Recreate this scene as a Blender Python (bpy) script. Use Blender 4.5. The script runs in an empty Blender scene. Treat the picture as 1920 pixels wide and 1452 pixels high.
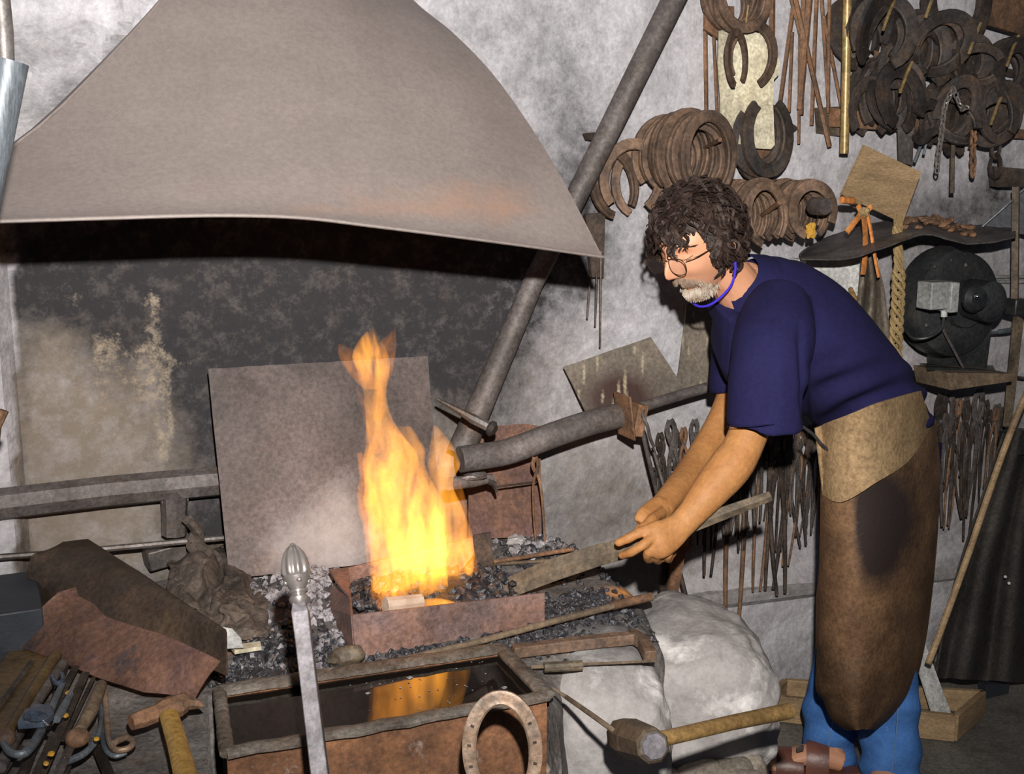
import bpy, bmesh, math, random
from math import sin, cos, pi, radians, exp, sqrt, atan2, tan
from mathutils import Vector, Matrix, noise, Euler
random.seed(7)
S = bpy.context.scene
# ---------------------------------------------------------------- camera
CAMH, FPX, YAW, PITCH = 1.65, 2200.0, radians(24), radians(11)
cd = bpy.data.cameras.new('camera'); cam = bpy.data.objects.new('camera', cd); S.collection.objects.link(cam)
cd.sensor_width = 36.0; cd.lens = FPX/1920*36; cd.clip_start = .05
cam.location = (0, 0, CAMH); cam.rotation_euler = (pi/2-PITCH, 0, -YAW)
S.camera = cam
# ---------------------------------------------------------------- world, flash, exposure
w = bpy.data.worlds.new('world'); S.world = w; w.use_nodes = True
w.node_tree.nodes['Background'].inputs[0].default_value = (.75, .8, 1, 1)
w.node_tree.nodes['Background'].inputs[1].default_value = .05
fl = bpy.data.lights.new('flash', 'SPOT'); fl.energy = 590; fl.shadow_soft_size = .022; fl.spot_size = radians(92); fl.spot_blend = 1
fl.color = (1, .95, .9)
flo = bpy.data.objects.new('flash', fl); S.collection.objects.link(flo)
flo.location = (.06, .0, CAMH+.26); flo.rotation_euler = (pi/2-radians(4), 0, -radians(24))
S.view_settings.view_transform = 'Standard'; S.view_settings.look = 'None'
S.view_settings.gamma = 1; S.view_settings.exposure = 0; S.view_settings.use_curve_mapping = False

Fv = Vector((sin(YAW)*cos(PITCH), cos(YAW)*cos(PITCH), -sin(PITCH)))
Rv = Vector((cos(YAW), -sin(YAW), 0)); Uv = Rv.cross(Fv); C0 = Vector((0, 0, CAMH))
def W(u, v, x=None, y=None, z=None, d=None):
    D = Fv + Rv*((u-960)/FPX) - Uv*((v-726)/FPX)
    t = x/D.x if x is not None else y/D.y if y is not None else (z-CAMH)/D.z if z is not None else d
    return C0 + D*t
def PX(X):
    X = Vector(X)-C0; d = X.dot(Fv); return 960+FPX*X.dot(Rv)/d, 726-FPX*X.dot(Uv)/d, d
WY, HZ = 2.82, .67       # wall plane, hearth height
def lerp(a, b, t): return a+(b-a)*t
def ss(a, b, x): t = min(1, max(0, (x-a)/(b-a))); return t*t*(3-2*t)
def fbm(p, o=4):
    return noise.fractal(Vector(p), 1.0, 2.0, o)

# ---------------------------------------------------------------- materials
MATS = {}
GRIMY = {'dark_iron','grey_iron','pipe_iron','rusty_iron','horseshoe_rust','horseshoe_dark','horseshoe_worn','backplate_steel','red_rust_sheet','brown_scorched_sheet','firebox_steel','grey_sheet','trough_rim_iron','trough_rust','cobble','floor_stone','old_cardboard','plywood','old_wood','weathered_bar','hammer_wood','varnished_wood','brown_board','brown_leather','tan_suede','charcoal_canvas','scorched_leather','galvanised','blue_steel','brushed_steel','black_machine_paint','brass_peg','grey_plastic','white_paint','orange_strap','hearth_top_ash'}
def hx(r, g, b): return tuple(((c/255)/12.92 if c/255 <= .04045 else ((c/255+.055)/1.055)**2.4) for c in (r, g, b))
def mat(name, c1, c2=None, c3=None, scale=8, rough=.7, metal=0, bump=.3, bscale=60, lo=.38, hi=.62, vary=.0, spec=.4, stretch=None, coat=0, bdist=.004, grime=None):
    if grime is None: grime = 1.0 if name in GRIMY else .35 if name in ('skin_tan','navy_shirt','blue_jeans','hood_metal','hearth_stone','plaster') else 0
    m = bpy.data.materials.new(name); m.use_nodes = True; nt = m.node_tree; N = nt.nodes; L = nt.links
    b = N['Principled BSDF']; b.inputs['Roughness'].default_value = rough; b.inputs['Metallic'].default_value = metal
    b.inputs['Specular IOR Level'].default_value = spec
    b.inputs['IOR'].default_value = 1.5 if name == 'dark_water' else 1.5
    b.inputs['Coat Weight'].default_value = coat
    tc = N.new('ShaderNodeTexCoord'); mp = N.new('ShaderNodeMapping'); L.new(tc.outputs['Object'], mp.inputs[0])
    if stretch: mp.inputs['Scale'].default_value = stretch
    oi = N.new('ShaderNodeObjectInfo'); ad = N.new('ShaderNodeVectorMath'); ad.operation = 'ADD'
    ml = N.new('ShaderNodeMath'); ml.operation = 'MULTIPLY'; ml.inputs[1].default_value = 7.3
    L.new(oi.outputs['Random'], ml.inputs[0]); L.new(mp.outputs[0], ad.inputs[0]); L.new(ml.outputs[0], ad.inputs[1])
    n1 = N.new('ShaderNodeTexNoise'); n1.inputs['Scale'].default_value = scale; n1.inputs['Detail'].default_value = 8; n1.inputs['Roughness'].default_value = .62
    L.new(ad.outputs[0], n1.inputs['Vector'])
    cr = N.new('ShaderNodeValToRGB'); L.new(n1.outputs['Fac'], cr.inputs[0]); e = cr.color_ramp.elements
    c2 = c2 or tuple(x*.7 for x in c1)
    e[0].position = lo; e[0].color = (*c1, 1); e[1].position = hi; e[1].color = (*c2, 1)
    if c3: q = e.new(hi+.12); q.color = (*c3, 1)
    out = cr.outputs[0]
    if vary:
        hv = N.new('ShaderNodeHueSaturation'); L.new(out, hv.inputs['Color'])
        mr = N.new('ShaderNodeMapRange'); mr.inputs['To Min'].default_value = 1-vary; mr.inputs['To Max'].default_value = 1+vary
        L.new(oi.outputs['Random'], mr.inputs['Value']); L.new(mr.outputs[0], hv.inputs['Value']); out = hv.outputs[0]
    if grime:
        for gs_, lo_, hi_, a_, b_ in ((scale*.4, .36, .62, 1-grime*.55, 1+grime*.22), (95, .38, .62, 1-grime*.35, 1+grime*.2)):
            g_ = N.new('ShaderNodeTexNoise'); g_.inputs['Scale'].default_value = gs_; g_.inputs['Detail'].default_value = 9; g_.inputs['Roughness'].default_value = .72; L.new(ad.outputs[0], g_.inputs['Vector'])
            gr = N.new('ShaderNodeMapRange'); gr.inputs['From Min'].default_value = lo_; gr.inputs['From Max'].default_value = hi_; gr.inputs['To Min'].default_value = a_; gr.inputs['To Max'].default_value = b_; L.new(g_.outputs['Fac'], gr.inputs['Value'])
            gm = N.new('ShaderNodeVectorMath'); gm.operation = 'SCALE'; L.new(out, gm.inputs[0]); L.new(gr.outputs[0], gm.inputs['Scale']); out = gm.outputs[0]
    L.new(out, b.inputs['Base Color'])
    n2 = N.new('ShaderNodeTexNoise'); n2.inputs['Scale'].default_value = bscale; n2.inputs['Detail'].default_value = 6
    L.new(ad.outputs[0], n2.inputs['Vector'])
    bp = N.new('ShaderNodeBump'); bp.inputs['Strength'].default_value = bump; bp.inputs['Distance'].default_value = bdist
    L.new(n2.outputs['Fac'], bp.inputs['Height']); L.new(bp.outputs[0], b.inputs['Normal'])
    MATS[name] = m; return m
def attr_mix(m, attr, col, rough=None, noisy=0, nscale=30):
    """mix another colour into the base colour by a vertex attribute (stains, wear, painted shade)"""
    nt = m.node_tree; N = nt.nodes; L = nt.links; b = N['Principled BSDF']
    src = b.inputs['Base Color'].links[0].from_socket
    at = N.new('ShaderNodeAttribute'); at.attribute_name = attr; f = at.outputs['Fac']
    if noisy:
        tc = N.new('ShaderNodeTexCoord'); n = N.new('ShaderNodeTexNoise'); n.inputs['Scale'].default_value = nscale; n.inputs['Detail'].default_value = 10; n.inputs['Roughness'].default_value = .8
        L.new(tc.outputs['Object'], n.inputs['Vector'])
        s = N.new('ShaderNodeMath'); s.operation = 'SUBTRACT'; L.new(n.outputs['Fac'], s.inputs[0]); s.inputs[1].default_value = .5
        a = N.new('ShaderNodeMath'); a.operation = 'MULTIPLY_ADD'; L.new(s.outputs[0], a.inputs[0]); a.inputs[1].default_value = noisy; L.new(f, a.inputs[2]); a.use_clamp = True
        f = a.outputs[0]
    mx = N.new('ShaderNodeMix'); mx.data_type = 'RGBA'; L.new(f, mx.inputs[0]); L.new(src, mx.inputs[6]); mx.inputs[7].default_value = (*col, 1)
    L.new(mx.outputs[2], b.inputs['Base Color'])
    if rough is not None:
        r = N.new('ShaderNodeMapRange'); r.inputs['To Min'].default_value = b.inputs['Roughness'].default_value; r.inputs['To Max'].default_value = rough
        L.new(f, r.inputs['Value']); L.new(r.outputs[0], b.inputs['Roughness'])
    return m
plaster = mat('plaster', (.58,.57,.60), (.46,.45,.47), (.36,.34,.34), scale=7, rough=.95, bump=.8, bscale=45, bdist=.006, spec=.1, lo=.35, hi=.62)
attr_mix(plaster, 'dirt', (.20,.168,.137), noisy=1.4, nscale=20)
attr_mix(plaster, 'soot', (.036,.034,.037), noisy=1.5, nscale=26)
attr_mix(plaster, 'fleck', (.40,.33,.25), noisy=4, nscale=40)
hoodm = mat('hood_metal', (.225,.19,.175), (.18,.15,.138), scale=1.6, rough=.62, bump=.12, bscale=260, spec=.35)
attr_mix(hoodm, 'rust', (.30,.165,.10), noisy=1.3, nscale=9)
iron = mat('dark_iron', (.055,.045,.040), (.095,.068,.052), (.14,.075,.04), scale=22, rough=.55, metal=.35, bump=.35, bscale=90, vary=.25)
irong = mat('grey_iron', (.17,.155,.15), (.115,.095,.085), scale=14, rough=.5, metal=.4, bump=.3, bscale=70, vary=.15)
pipem = mat('pipe_iron', (.165,.145,.14), (.115,.095,.085), (.15,.10,.07), scale=9, rough=.6, metal=.2, bump=.4, bscale=60)
rust = mat('rusty_iron', (.16,.095,.06), (.24,.125,.065), (.10,.065,.05), scale=18, rough=.8, metal=.1, bump=.5, bscale=80, vary=.2)
shoem = mat('horseshoe_rust', (.12,.08,.06), (.20,.125,.08), (.07,.052,.045), scale=26, rough=.7, metal=.2, bump=.4, bscale=90, vary=.3)
shoed = mat('horseshoe_dark', (.06,.054,.054), (.10,.072,.055), (.17,.08,.04), scale=22, rough=.6, metal=.3, bump=.4, bscale=90, vary=.3)
shoef = mat('horseshoe_worn', (.30,.235,.185), (.33,.20,.12), (.26,.25,.26), scale=14, rough=.5, metal=.3, bump=.3, bscale=80)
platem = mat('backplate_steel', (.135,.105,.098), (.11,.088,.083), (.16,.105,.078), scale=4, rough=.65, metal=.15, bump=.15, bscale=120)
attr_mix(platem, 'ash', (.50,.46,.45), noisy=1.1, nscale=12)
redrust = mat('red_rust_sheet', (.15,.085,.075), (.20,.105,.07), (.085,.066,.07), scale=9, rough=.55, metal=.15, bump=.3, bscale=140, lo=.4, hi=.58)
brownsheet = mat('brown_scorched_sheet', (.055,.042,.034), (.11,.07,.045), (.09,.09,.10), scale=8, rough=.5, metal=.3, bump=.3, bscale=120)
boxm = mat('firebox_steel', (.20,.135,.125), (.30,.165,.12), (.15,.10,.10), scale=8, rough=.6, metal=.15, bump=.3, bscale=120)
greysheet = mat('grey_sheet', (.17,.145,.115), (.14,.115,.09), scale=5, rough=.6, bump=.2, bscale=90)
attr_mix(greysheet, 'burn', (.045,.022,.018), noisy=.9, nscale=18)
attr_mix(greysheet, 'drip', (.50,.43,.29), noisy=1.6, nscale=40)
troughm = mat('trough_rim_iron', (.16,.14,.12), (.11,.085,.065), (.28,.24,.22), scale=14, rough=.55, metal=.1, bump=.8, bscale=70, bdist=.006)
troughr = mat('trough_rust', (.24,.11,.05), (.16,.075,.04), (.50,.42,.36), scale=13, rough=.8, bump=.6, bscale=60)
waterm = mat('dark_water', (.012,.009,.007), (.009,.007,.006), scale=5, rough=.03, bump=.03, bscale=14, spec=.6)
stonem = mat('hearth_stone', (.43,.41,.40), (.32,.30,.29), (.70,.68,.66), scale=6, rough=.9, bump=.7, bscale=40, bdist=.006, spec=.2, lo=.3, hi=.55)
attr_mix(stonem, 'sooty', (.07,.07,.075), noisy=1.0, nscale=22)
cobblem = mat('cobble', (.33,.28,.22), (.24,.21,.18), (.45,.36,.22), scale=12, rough=.85, bump=.6, bscale=50, vary=.3)
hearthm = mat('hearth_top_ash', (.20,.185,.175), (.135,.125,.12), (.08,.075,.075), scale=9, rough=.95, bump=.5, bscale=70, bdist=.008, spec=.2)
attr_mix(hearthm, 'orangespot', (.62,.28,.09), noisy=.5, nscale=30)
coalm = mat('coal', (.016,.016,.02), (.05,.05,.058), (.12,.115,.12), scale=60, rough=.42, bump=.8, bscale=150, lo=.42, hi=.6, spec=.6)
ashm = mat('ash', (.42,.40,.42), (.22,.20,.21), (.10,.09,.09), scale=32, rough=.95, bump=1, bscale=90, bdist=.012, spec=.1, lo=.4, hi=.56)
floorm = mat('floor_stone', (.17,.155,.135), (.13,.12,.105), (.21,.19,.165), scale=6, rough=.85, bump=.4, bscale=40)
paperm = mat('old_cardboard', (.74,.68,.50), (.62,.55,.38), (.42,.31,.17), scale=10, rough=.9, bump=.2, bscale=60, lo=.4, hi=.66)
white = mat('white_paint', (.72,.72,.70), (.62,.62,.60), scale=6, rough=.6, bump=.1)
board = mat('plywood', (.30,.20,.11), (.38,.26,.14), scale=5, rough=.7, bump=.25, bscale=60, stretch=(1,1,4))
oldwood = mat('old_wood', (.12,.088,.058), (.19,.135,.085), (.075,.055,.038), scale=14, rough=.75, bump=.5, bscale=50, stretch=(1,1,1))
barwood = mat('weathered_bar', (.09,.07,.048), (.16,.12,.078), (.06,.048,.036), scale=24, rough=.6, bump=.6, bscale=50)
yellowwood = mat('hammer_wood', (.42,.24,.05), (.50,.30,.08), scale=6, rough=.45, bump=.2, bscale=60, stretch=(1,1,.2))
handlewood = mat('varnished_wood', (.33,.21,.08), (.22,.13,.05), (.45,.32,.14), scale=14, rough=.35, bump=.2, bscale=60)
brownboard = mat('brown_board', (.12,.075,.032), (.07,.045,.022), scale=6, rough=.5, bump=.3)
silver = mat('polished_steel', (.42,.38,.35), (.30,.27,.26), scale=12, rough=.3, metal=.7, bump=.1, bscale=80)
silverr = mat('brushed_steel', (.19,.18,.20), (.14,.125,.13), (.20,.14,.11), scale=18, rough=.5, metal=.3, bump=.1, bscale=80)
bluesteel = mat('blue_steel', (.08,.12,.18), (.14,.16,.20), scale=10, rough=.35, metal=.5, bump=.1)
brass = mat('brass_peg', (.42,.30,.13), (.33,.23,.10), scale=20, rough=.4, metal=.3, bump=.1)
skin = mat('skin', (.50,.235,.13), (.55,.28,.17), (.42,.17,.09), scale=14, rough=.5, bump=.12, bscale=160, spec=.35)
skinh = mat('skin_tan', (.42,.20,.070), (.37,.165,.055), scale=16, rough=.6, bump=.35, bscale=90, spec=.3)
hairm = mat('hair', (.014,.008,.006), (.045,.028,.022), (.085,.06,.05), scale=45, rough=.55, bump=.5, bscale=180, lo=.4, hi=.62, spec=.25)
beardm = mat('grey_beard', (.42,.36,.30), (.20,.135,.085), (.55,.50,.46), scale=50, rough=.8, bump=.8, bscale=220)
shirtm = mat('navy_shirt', (.014,.013,.058), (.011,.010,.046), scale=6, rough=.9, bump=.25, bscale=240, spec=.15)
jeansm = mat('blue_jeans', (.075,.205,.52), (.055,.155,.42), (.12,.27,.60), scale=14, rough=.9, bump=.4, bscale=260, spec=.15)
apronm = mat('brown_leather', (.115,.063,.034), (.165,.092,.047), (.085,.047,.027), scale=9, rough=.72, bump=.35, bscale=130, spec=.25)
attr_mix(apronm, 'worn', (.030,.022,.020), rough=.3, noisy=1.1, nscale=16)
flapm = mat('tan_suede', (.285,.195,.105), (.24,.16,.085), scale=5, rough=.9, bump=.25, bscale=160, spec=.1)
sandal = mat('sandal_leather', (.16,.06,.04), (.11,.045,.03), scale=12, rough=.4, bump=.2)
cordm = mat('violet_cord', (.05,.03,.5), (.05,.03,.45), rough=.35, bump=0)
framem = mat('spectacle_wire', (.10,.06,.03), (.10,.06,.03), rough=.3, metal=.8, bump=0)
blackm = mat('black_machine_paint', (.020,.022,.024), (.035,.036,.036), (.06,.05,.04), scale=9, rough=.42, bump=.2, bscale=60, spec=.5)
greybox = mat('grey_plastic', (.33,.34,.33), (.30,.31,.30), rough=.5, bump=.02)
chrome = mat('chrome', (.7,.7,.72), (.6,.6,.62), rough=.12, metal=1, bump=0)
ropem = mat('rope', (.36,.26,.12), (.26,.18,.08), scale=30, rough=.9, bump=1, bscale=150)
orangem = mat('orange_strap', (.62,.24,.06), (.50,.18,.05), scale=12, rough=.6, bump=.1)
coatm = mat('charcoal_canvas', (.040,.036,.033), (.055,.050,.045), scale=5, rough=.9, bump=.3, bscale=150, spec=.15)
crumple = mat('scorched_leather', (.155,.12,.095), (.085,.068,.058), (.24,.19,.15), scale=14, rough=.8, bump=.7, bscale=70)
galv = mat('galvanised', (.17,.195,.22), (.12,.14,.16), (.26,.29,.32), scale=9, rough=.5, metal=.35, bump=.1, stretch=(3,3,.5))
yellowm = mat('yellow_paint', (.55,.30,.03), (.40,.22,.04), scale=30, rough=.6)
darkbox = mat('dark_blue_tin', (.020,.024,.032), (.03,.034,.042), scale=8, rough=.5)
def glassm():
    m = bpy.data.materials.new('spectacle_glass'); m.use_nodes = True; nt = m.node_tree; N = nt.nodes; L = nt.links; N.clear()
    o = N.new('ShaderNodeOutputMaterial'); t = N.new('ShaderNodeBsdfTransparent'); g = N.new('ShaderNodeBsdfGlossy'); g.inputs['Roughness'].default_value = .25; x = N.new('ShaderNodeMixShader'); x.inputs[0].default_value = .07
    L.new(t.outputs[0], x.inputs[1]); L.new(g.outputs[0], x.inputs[2]); L.new(x.outputs[0], o.inputs[0]); return m
glass = glassm()

# ---------------------------------------------------------------- mesh helpers
class G:
    def __init__(s): s.v = []; s.f = []
    def add(s, v, f):
        o = len(s.v); s.v += [Vector(p) for p in v]; s.f += [tuple(i+o for i in q) for q in f]; return s
    def xf(s, M): s.v = [M @ p for p in s.v]; return s
def frames(P, up=None):
    T = []
    for i in range(len(P)):
        t = (P[min(i+1, len(P)-1)]-P[max(i-1, 0)])
        T.append(t.normalized() if t.length > 1e-9 else Vector((0,0,1)))
    if up is None:
        up = Vector((0,0,1)) if abs(T[0].z) < .9 else Vector((0,1,0))
    up = Vector(up); A = []; B = []
    for t in T:
        a = up - t*up.dot(t)
        if a.length < 1e-4: a = A[-1] if A else t.orthogonal()
        a.normalize(); A.append(a); B.append(t.cross(a).normalized())
        if len(A) > 1: up = a
    return T, A, B
def tube(P, r, n=10, up=None, sq=0, caps=True, fixed=False):
    """r: float / list of floats / list of (r_up, r_side). sq: 4-sided bar"""
    P = [Vector(p) for p in P]; k = len(P)
    if not isinstance(r, (list, tuple)): r = [r]*k
    elif len(r) == 2 and k != 2 : r = [tuple(r)]*k
    elif len(r) == 2 and k == 2 and not isinstance(r[0], (list, tuple)) and sq == 2: r = [tuple(r)]*k
    T, A, B = frames(P, up)
    if fixed: up0 = Vector(up)
    v = []; f = []
    if sq: n = 4
    for i in range(k):
        a, b = (r[i] if isinstance(r[i], (tuple, list)) else (r[i], r[i]))
        if fixed:
            A[i] = (up0-T[i]*up0.dot(T[i])).normalized(); B[i] = T[i].cross(A[i])
        for j in range(n):
            if sq:
                ca, sa = [(1,1),(-1,1),(-1,-1),(1,-1)][j]
            else:
                ca, sa = cos(2*pi*j/n), sin(2*pi*j/n)
            v.append(P[i]+A[i]*(a*ca)+B[i]*(b*sa))
    for i in range(k-1):
        for j in range(n):
            f.append((i*n+j, i*n+(j+1) % n, (i+1)*n+(j+1) % n, (i+1)*n+j))
    if caps: f.append(tuple(range(n-1, -1, -1))); f.append(tuple((k-1)*n+j for j in range(n)))
    return v, f
def smoothpath(P, m=6):
    P = [Vector(p) for p in P]; out = []
    for i in range(len(P)-1):
        p0, p1, p2, p3 = P[max(i-1,0)], P[i], P[i+1], P[min(i+2,len(P)-1)]
        for k in range(m):
            t = k/m
            out.append(.5*((2*p1)+(p2-p0)*t+(2*p0-5*p1+4*p2-p3)*t*t+(3*p1-p0-3*p2+p3)*t**3))
    out.append(P[-1]); return out
def spath(vals, m=6):   # same for scalars
    return [q.x for q in smoothpath([(a,0,0) for a in vals], m)]
def boxm3(c, s, M=None):
    c = Vector(c); v = []
    for x in (-1,1):
        for y in (-1,1):
            for z in (-1,1): 
                q = Vector((x*s[0]/2, y*s[1]/2, z*s[2]/2)); v.append(c+(M @ q if M else q))
    return v, [(0,1,3,2),(4,6,7,5),(0,4,5,1),(2,3,7,6),(0,2,6,4),(1,5,7,3)]
def slab(poly, th, nrm=None):
    """extrude a planar-ish 3D polygon both ways along its normal"""
    P = [Vector(p) for p in poly]; n = len(P)
    if nrm is None:
        nrm = Vector((0,0,0))
        for i in range(n): nrm += P[i].cross(P[(i+1) % n])
    nrm = Vector(nrm).normalized()
    v = [p+nrm*th/2 for p in P]+[p-nrm*th/2 for p in P]
    f = [tuple(range(n)), tuple(range(2*n-1, n-1, -1))]+[(i, i+n, (i+1) % n+n, (i+1) % n) for i in range(n)]
    return v, f
def grid(fn, nu, nv):
    v = [fn(i/nu, j/nv) for j in range(nv+1) for i in range(nu+1)]
    f = [(j*(nu+1)+i, j*(nu+1)+i+1, (j+1)*(nu+1)+i+1, (j+1)*(nu+1)+i) for j in range(nv) for i in range(nu)]
    return v, f
def shell(fn, nu, nv, th):
    """grid with thickness along normals"""
    v, f = grid(fn, nu, nv); v = [Vector(p) for p in v]; n = len(v)
    nr = [Vector((0,0,0)) for _ in v]
    for q in f:
        c = (v[q[2]]-v[q[0]]).cross(v[q[3]]-v[q[1]])
        for i in q: nr[i] += c
    back = [v[i]-nr[i].normalized()*th if nr[i].length > 0 else v[i].copy() for i in range(n)]
    F = list(f)+[tuple(i+n for i in reversed(q)) for q in f]
    W1 = nu+1
    ring = [i for i in range(W1)]+[j*W1+nu for j in range(1, nv+1)]+[nv*W1+i for i in range(nu-1, -1, -1)]+[j*W1 for j in range(nv-1, 0, -1)]
    for a, b in zip(ring, ring[1:]+ring[:1]): F.append((b, a, a+n, b+n))
    return v+back, F
def ico(sub, c=(0,0,0), r=1, s=(1,1,1), amp=0, freq=1, seed=0, M=None):
    bm = bmesh.new(); bmesh.ops.create_icosphere(bm, subdivisions=sub, radius=1)
    v = []
    for q in bm.verts:
        p = q.co.copy(); k = 1+amp*noise.noise(p*freq+Vector((seed*3.1, seed*1.7, seed)))
        p = Vector((p.x*s[0], p.y*s[1], p.z*s[2]))*k*r
        if M: p = M @ p
        v.append(p+Vector(c))
    f = [tuple(x.index for x in q.verts) for q in bm.faces]; bm.free(); return v, f
def lathe(prof, base, axis, n=20, flute=0, nf=0):
    axis = Vector(axis).normalized(); a = axis.orthogonal().normalized(); b = axis.cross(a); base = Vector(base); v = []; f = []
    for (r, h) in prof:
        for j in range(n):
            t = 2*pi*j/n; rr = r*(1-flute*(.5+.5*cos(nf*t))) if flute else r
            v.append(base+axis*h+a*(rr*cos(t))+b*(rr*sin(t)))
    k = len(prof)
    for i in range(k-1):
        for j in range(n): f.append((i*n+j, i*n+(j+1) % n, (i+1)*n+(j+1) % n, (i+1)*n+j))
    f.append(tuple(range(n-1,-1,-1))); f.append(tuple((k-1)*n+j for j in range(n))); return v, f
def rotm(x=0, y=0, z=0): return Euler((radians(x), radians(y), radians(z))).to_matrix().to_4x4()
def tag(o, label=None, cat=None, group=None, kind=None):
    if label: o['label'] = label
    if cat: o['category'] = cat
    if group: o['group'] = group
    if kind: o['kind'] = kind
    return o
def obj(name, g, m, parent=None, smooth=True, angle=35, bevel=0, subd=0):
    """g: G or (v,f) in world coordinates; origin = base of its bounding box, or the parent's origin"""
    v, f = (g.v, g.f) if isinstance(g, G) else g
    v = [Vector(p) for p in v]
    if parent is not None: o0 = parent_world(parent)
    else:
        o0 = Vector(((min(p.x for p in v)+max(p.x for p in v))/2, (min(p.y for p in v)+max(p.y for p in v))/2, min(p.z for p in v)))
    me = bpy.data.meshes.new(name); me.from_pydata([p-o0 for p in v], [], f)
    bm = bmesh.new(); bm.from_mesh(me); bmesh.ops.recalc_face_normals(bm, faces=bm.faces); bm.to_mesh(me); bm.free()
    me.materials.append(m); o = bpy.data.objects.new(name, me); S.collection.objects.link(o)
    if parent is not None: o.parent = parent
    else: o.location = o0
    if smooth:
        me.polygons.foreach_set('use_smooth', [True]*len(me.polygons))
        me.set_sharp_from_angle(angle=radians(angle))
    if bevel:
        b = o.modifiers.new('bevel', 'BEVEL'); b.width = bevel; b.segments = 2; b.limit_method = 'ANGLE'
    if subd:
        b = o.modifiers.new('subd', 'SUBSURF'); b.levels = b.render_levels = subd
    return o
def parent_world(p):
    l = p.location.copy()
    while p.parent: p = p.parent; l += p.location
    return l
def thing(name, label, cat, loc, group=None):
    o = bpy.data.objects.new(name, None); S.collection.objects.link(o); o.location = Vector(loc); o.empty_display_size = .05
    return tag(o, label, cat, group)
def one(name, g, m, label, cat, group=None, **k):
    return tag(obj(name, g, m, **k), label, cat, group)
def dup(root, M, label=None, group=None):
    r = root.copy(); S.collection.objects.link(r); r.matrix_world = M
    if label: r['label'] = label
    if group: r['group'] = group
    for ch in list(root.children):
        c = ch.copy(); S.collection.objects.link(c); c.parent = r
        for gch in ch.children:
            d = gch.copy(); S.collection.objects.link(d); d.parent = c
    return r
def setattr_(o, name, fn):
    me = o.data; a = me.attributes.new(name, 'FLOAT', 'POINT'); off = parent_world(o) if o.parent else o.location
    if o.parent: off = parent_world(o.parent)
    a.data.foreach_set('value', [fn(v.co+off) for v in me.vertices])
def remeshed(name, g, m, parent, vox, smooth=4, fn=None):
    """fuse overlapping closed shells into ONE continuous surface"""
    me = bpy.data.meshes.new(name); me.from_pydata([tuple(p) for p in g.v], [], g.f)
    bm = bmesh.new(); bm.from_mesh(me); bmesh.ops.recalc_face_normals(bm, faces=bm.faces); bm.to_mesh(me); bm.free()
    t = bpy.data.objects.new('tmp', me); S.collection.objects.link(t)
    r = t.modifiers.new('r', 'REMESH'); r.mode = 'VOXEL'; r.voxel_size = vox
    if smooth:
        s = t.modifiers.new('s', 'SMOOTH'); s.factor = .5; s.iterations = smooth
    dg = bpy.context.evaluated_depsgraph_get(); me2 = bpy.data.meshes.new_from_object(t.evaluated_get(dg))
    bpy.data.objects.remove(t); bpy.data.meshes.remove(me); me2.name = name
    co = [Vector(q.co) for q in me2.vertices]; nr = [Vector(q.normal) for q in me2.vertices]; o0 = parent_world(parent)
    if fn: co = [fn(p, n) for p, n in zip(co, nr)]
    me2.vertices.foreach_set('co', [c for p in co for c in (p.x-o0.x, p.y-o0.y, p.z-o0.z)]); me2.update()
    me2.materials.clear(); me2.materials.append(m)
    me2.polygons.foreach_set('use_smooth', [True]*len(me2.polygons))
    o = bpy.data.objects.new(name, me2); S.collection.objects.link(o); o.parent = parent; return o
def g2(u, v, cu, cv, su, sv): return exp(-((u-cu)/su)**2-((v-cv)/sv)**2)
# ================================================================ SETTING
def wall_pt(a, b):
    x = lerp(-.9, 5.6, a); z = lerp(0, 2.9, b)
    y = WY + .012*fbm((x*2.2, z*2.2, 3), 5) + .004*fbm((x*14, z*14, 9), 3)
    # rough whitewashed vault springing over the upper left, with ridges
    k = ss(1.62, 1.9, z)*ss(.75, .15, x+(z-1.6)*-.75)
    y -= k*(.10+.35*max(0, z-1.7))
    r = x*.62-z*.78
    y -= k*(.055*max(0, noise.noise(Vector((r*9, (x+z)*1.3, 5))))+.032*fbm((x*9, z*9, 1), 5)+.016*fbm((x*24, z*24, 4), 3)+.02*exp(-((r+1.30)/.025)**2)+.022*exp(-((r+1.22)/.03)**2))
    y -= .05*ss(.045, .0, x)*ss(1.6, 1.5, z)          # whitewashed pier at the far left
    y -= .035*ss(.42, .36, z+.010*(x-2))*1.0
    return Vector((x, y, z))
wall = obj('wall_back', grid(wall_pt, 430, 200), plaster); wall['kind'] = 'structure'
SOOT_AND_SHADE = [(60,330,70,45,.45),(150,225,50,50,.38),(235,110,40,50,.32),(120,120,160,140,.10),(480,400,620,90,.6),(520,520,520,100,1.3),(420,640,380,120,.75),(390,770,150,170,.75),(850,640,130,150,.8),(930,520,90,120,.55),(960,760,70,160,.22),(150,560,230,90,.6),  # soot, plus hood shade painted in: left edge and under the lip
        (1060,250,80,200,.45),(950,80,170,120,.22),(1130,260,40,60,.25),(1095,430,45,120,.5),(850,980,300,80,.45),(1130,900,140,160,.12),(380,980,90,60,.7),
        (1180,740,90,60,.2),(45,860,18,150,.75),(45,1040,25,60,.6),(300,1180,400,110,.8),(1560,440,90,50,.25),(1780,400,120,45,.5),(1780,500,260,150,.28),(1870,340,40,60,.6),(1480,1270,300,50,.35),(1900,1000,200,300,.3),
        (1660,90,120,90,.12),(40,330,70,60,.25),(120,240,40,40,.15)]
DIRT = [(200,760,330,300,1.3),(100,980,200,160,1.0),(280,700,90,120,.75),(110,690,60,80,.5),(1090,930,170,200,.62),(950,700,90,150,.55),(1700,450,300,280,.30),(1450,1050,400,200,.30),(1050,640,60,80,.2),(1250,1000,200,200,.25),(1850,800,200,300,.45)]
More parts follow.
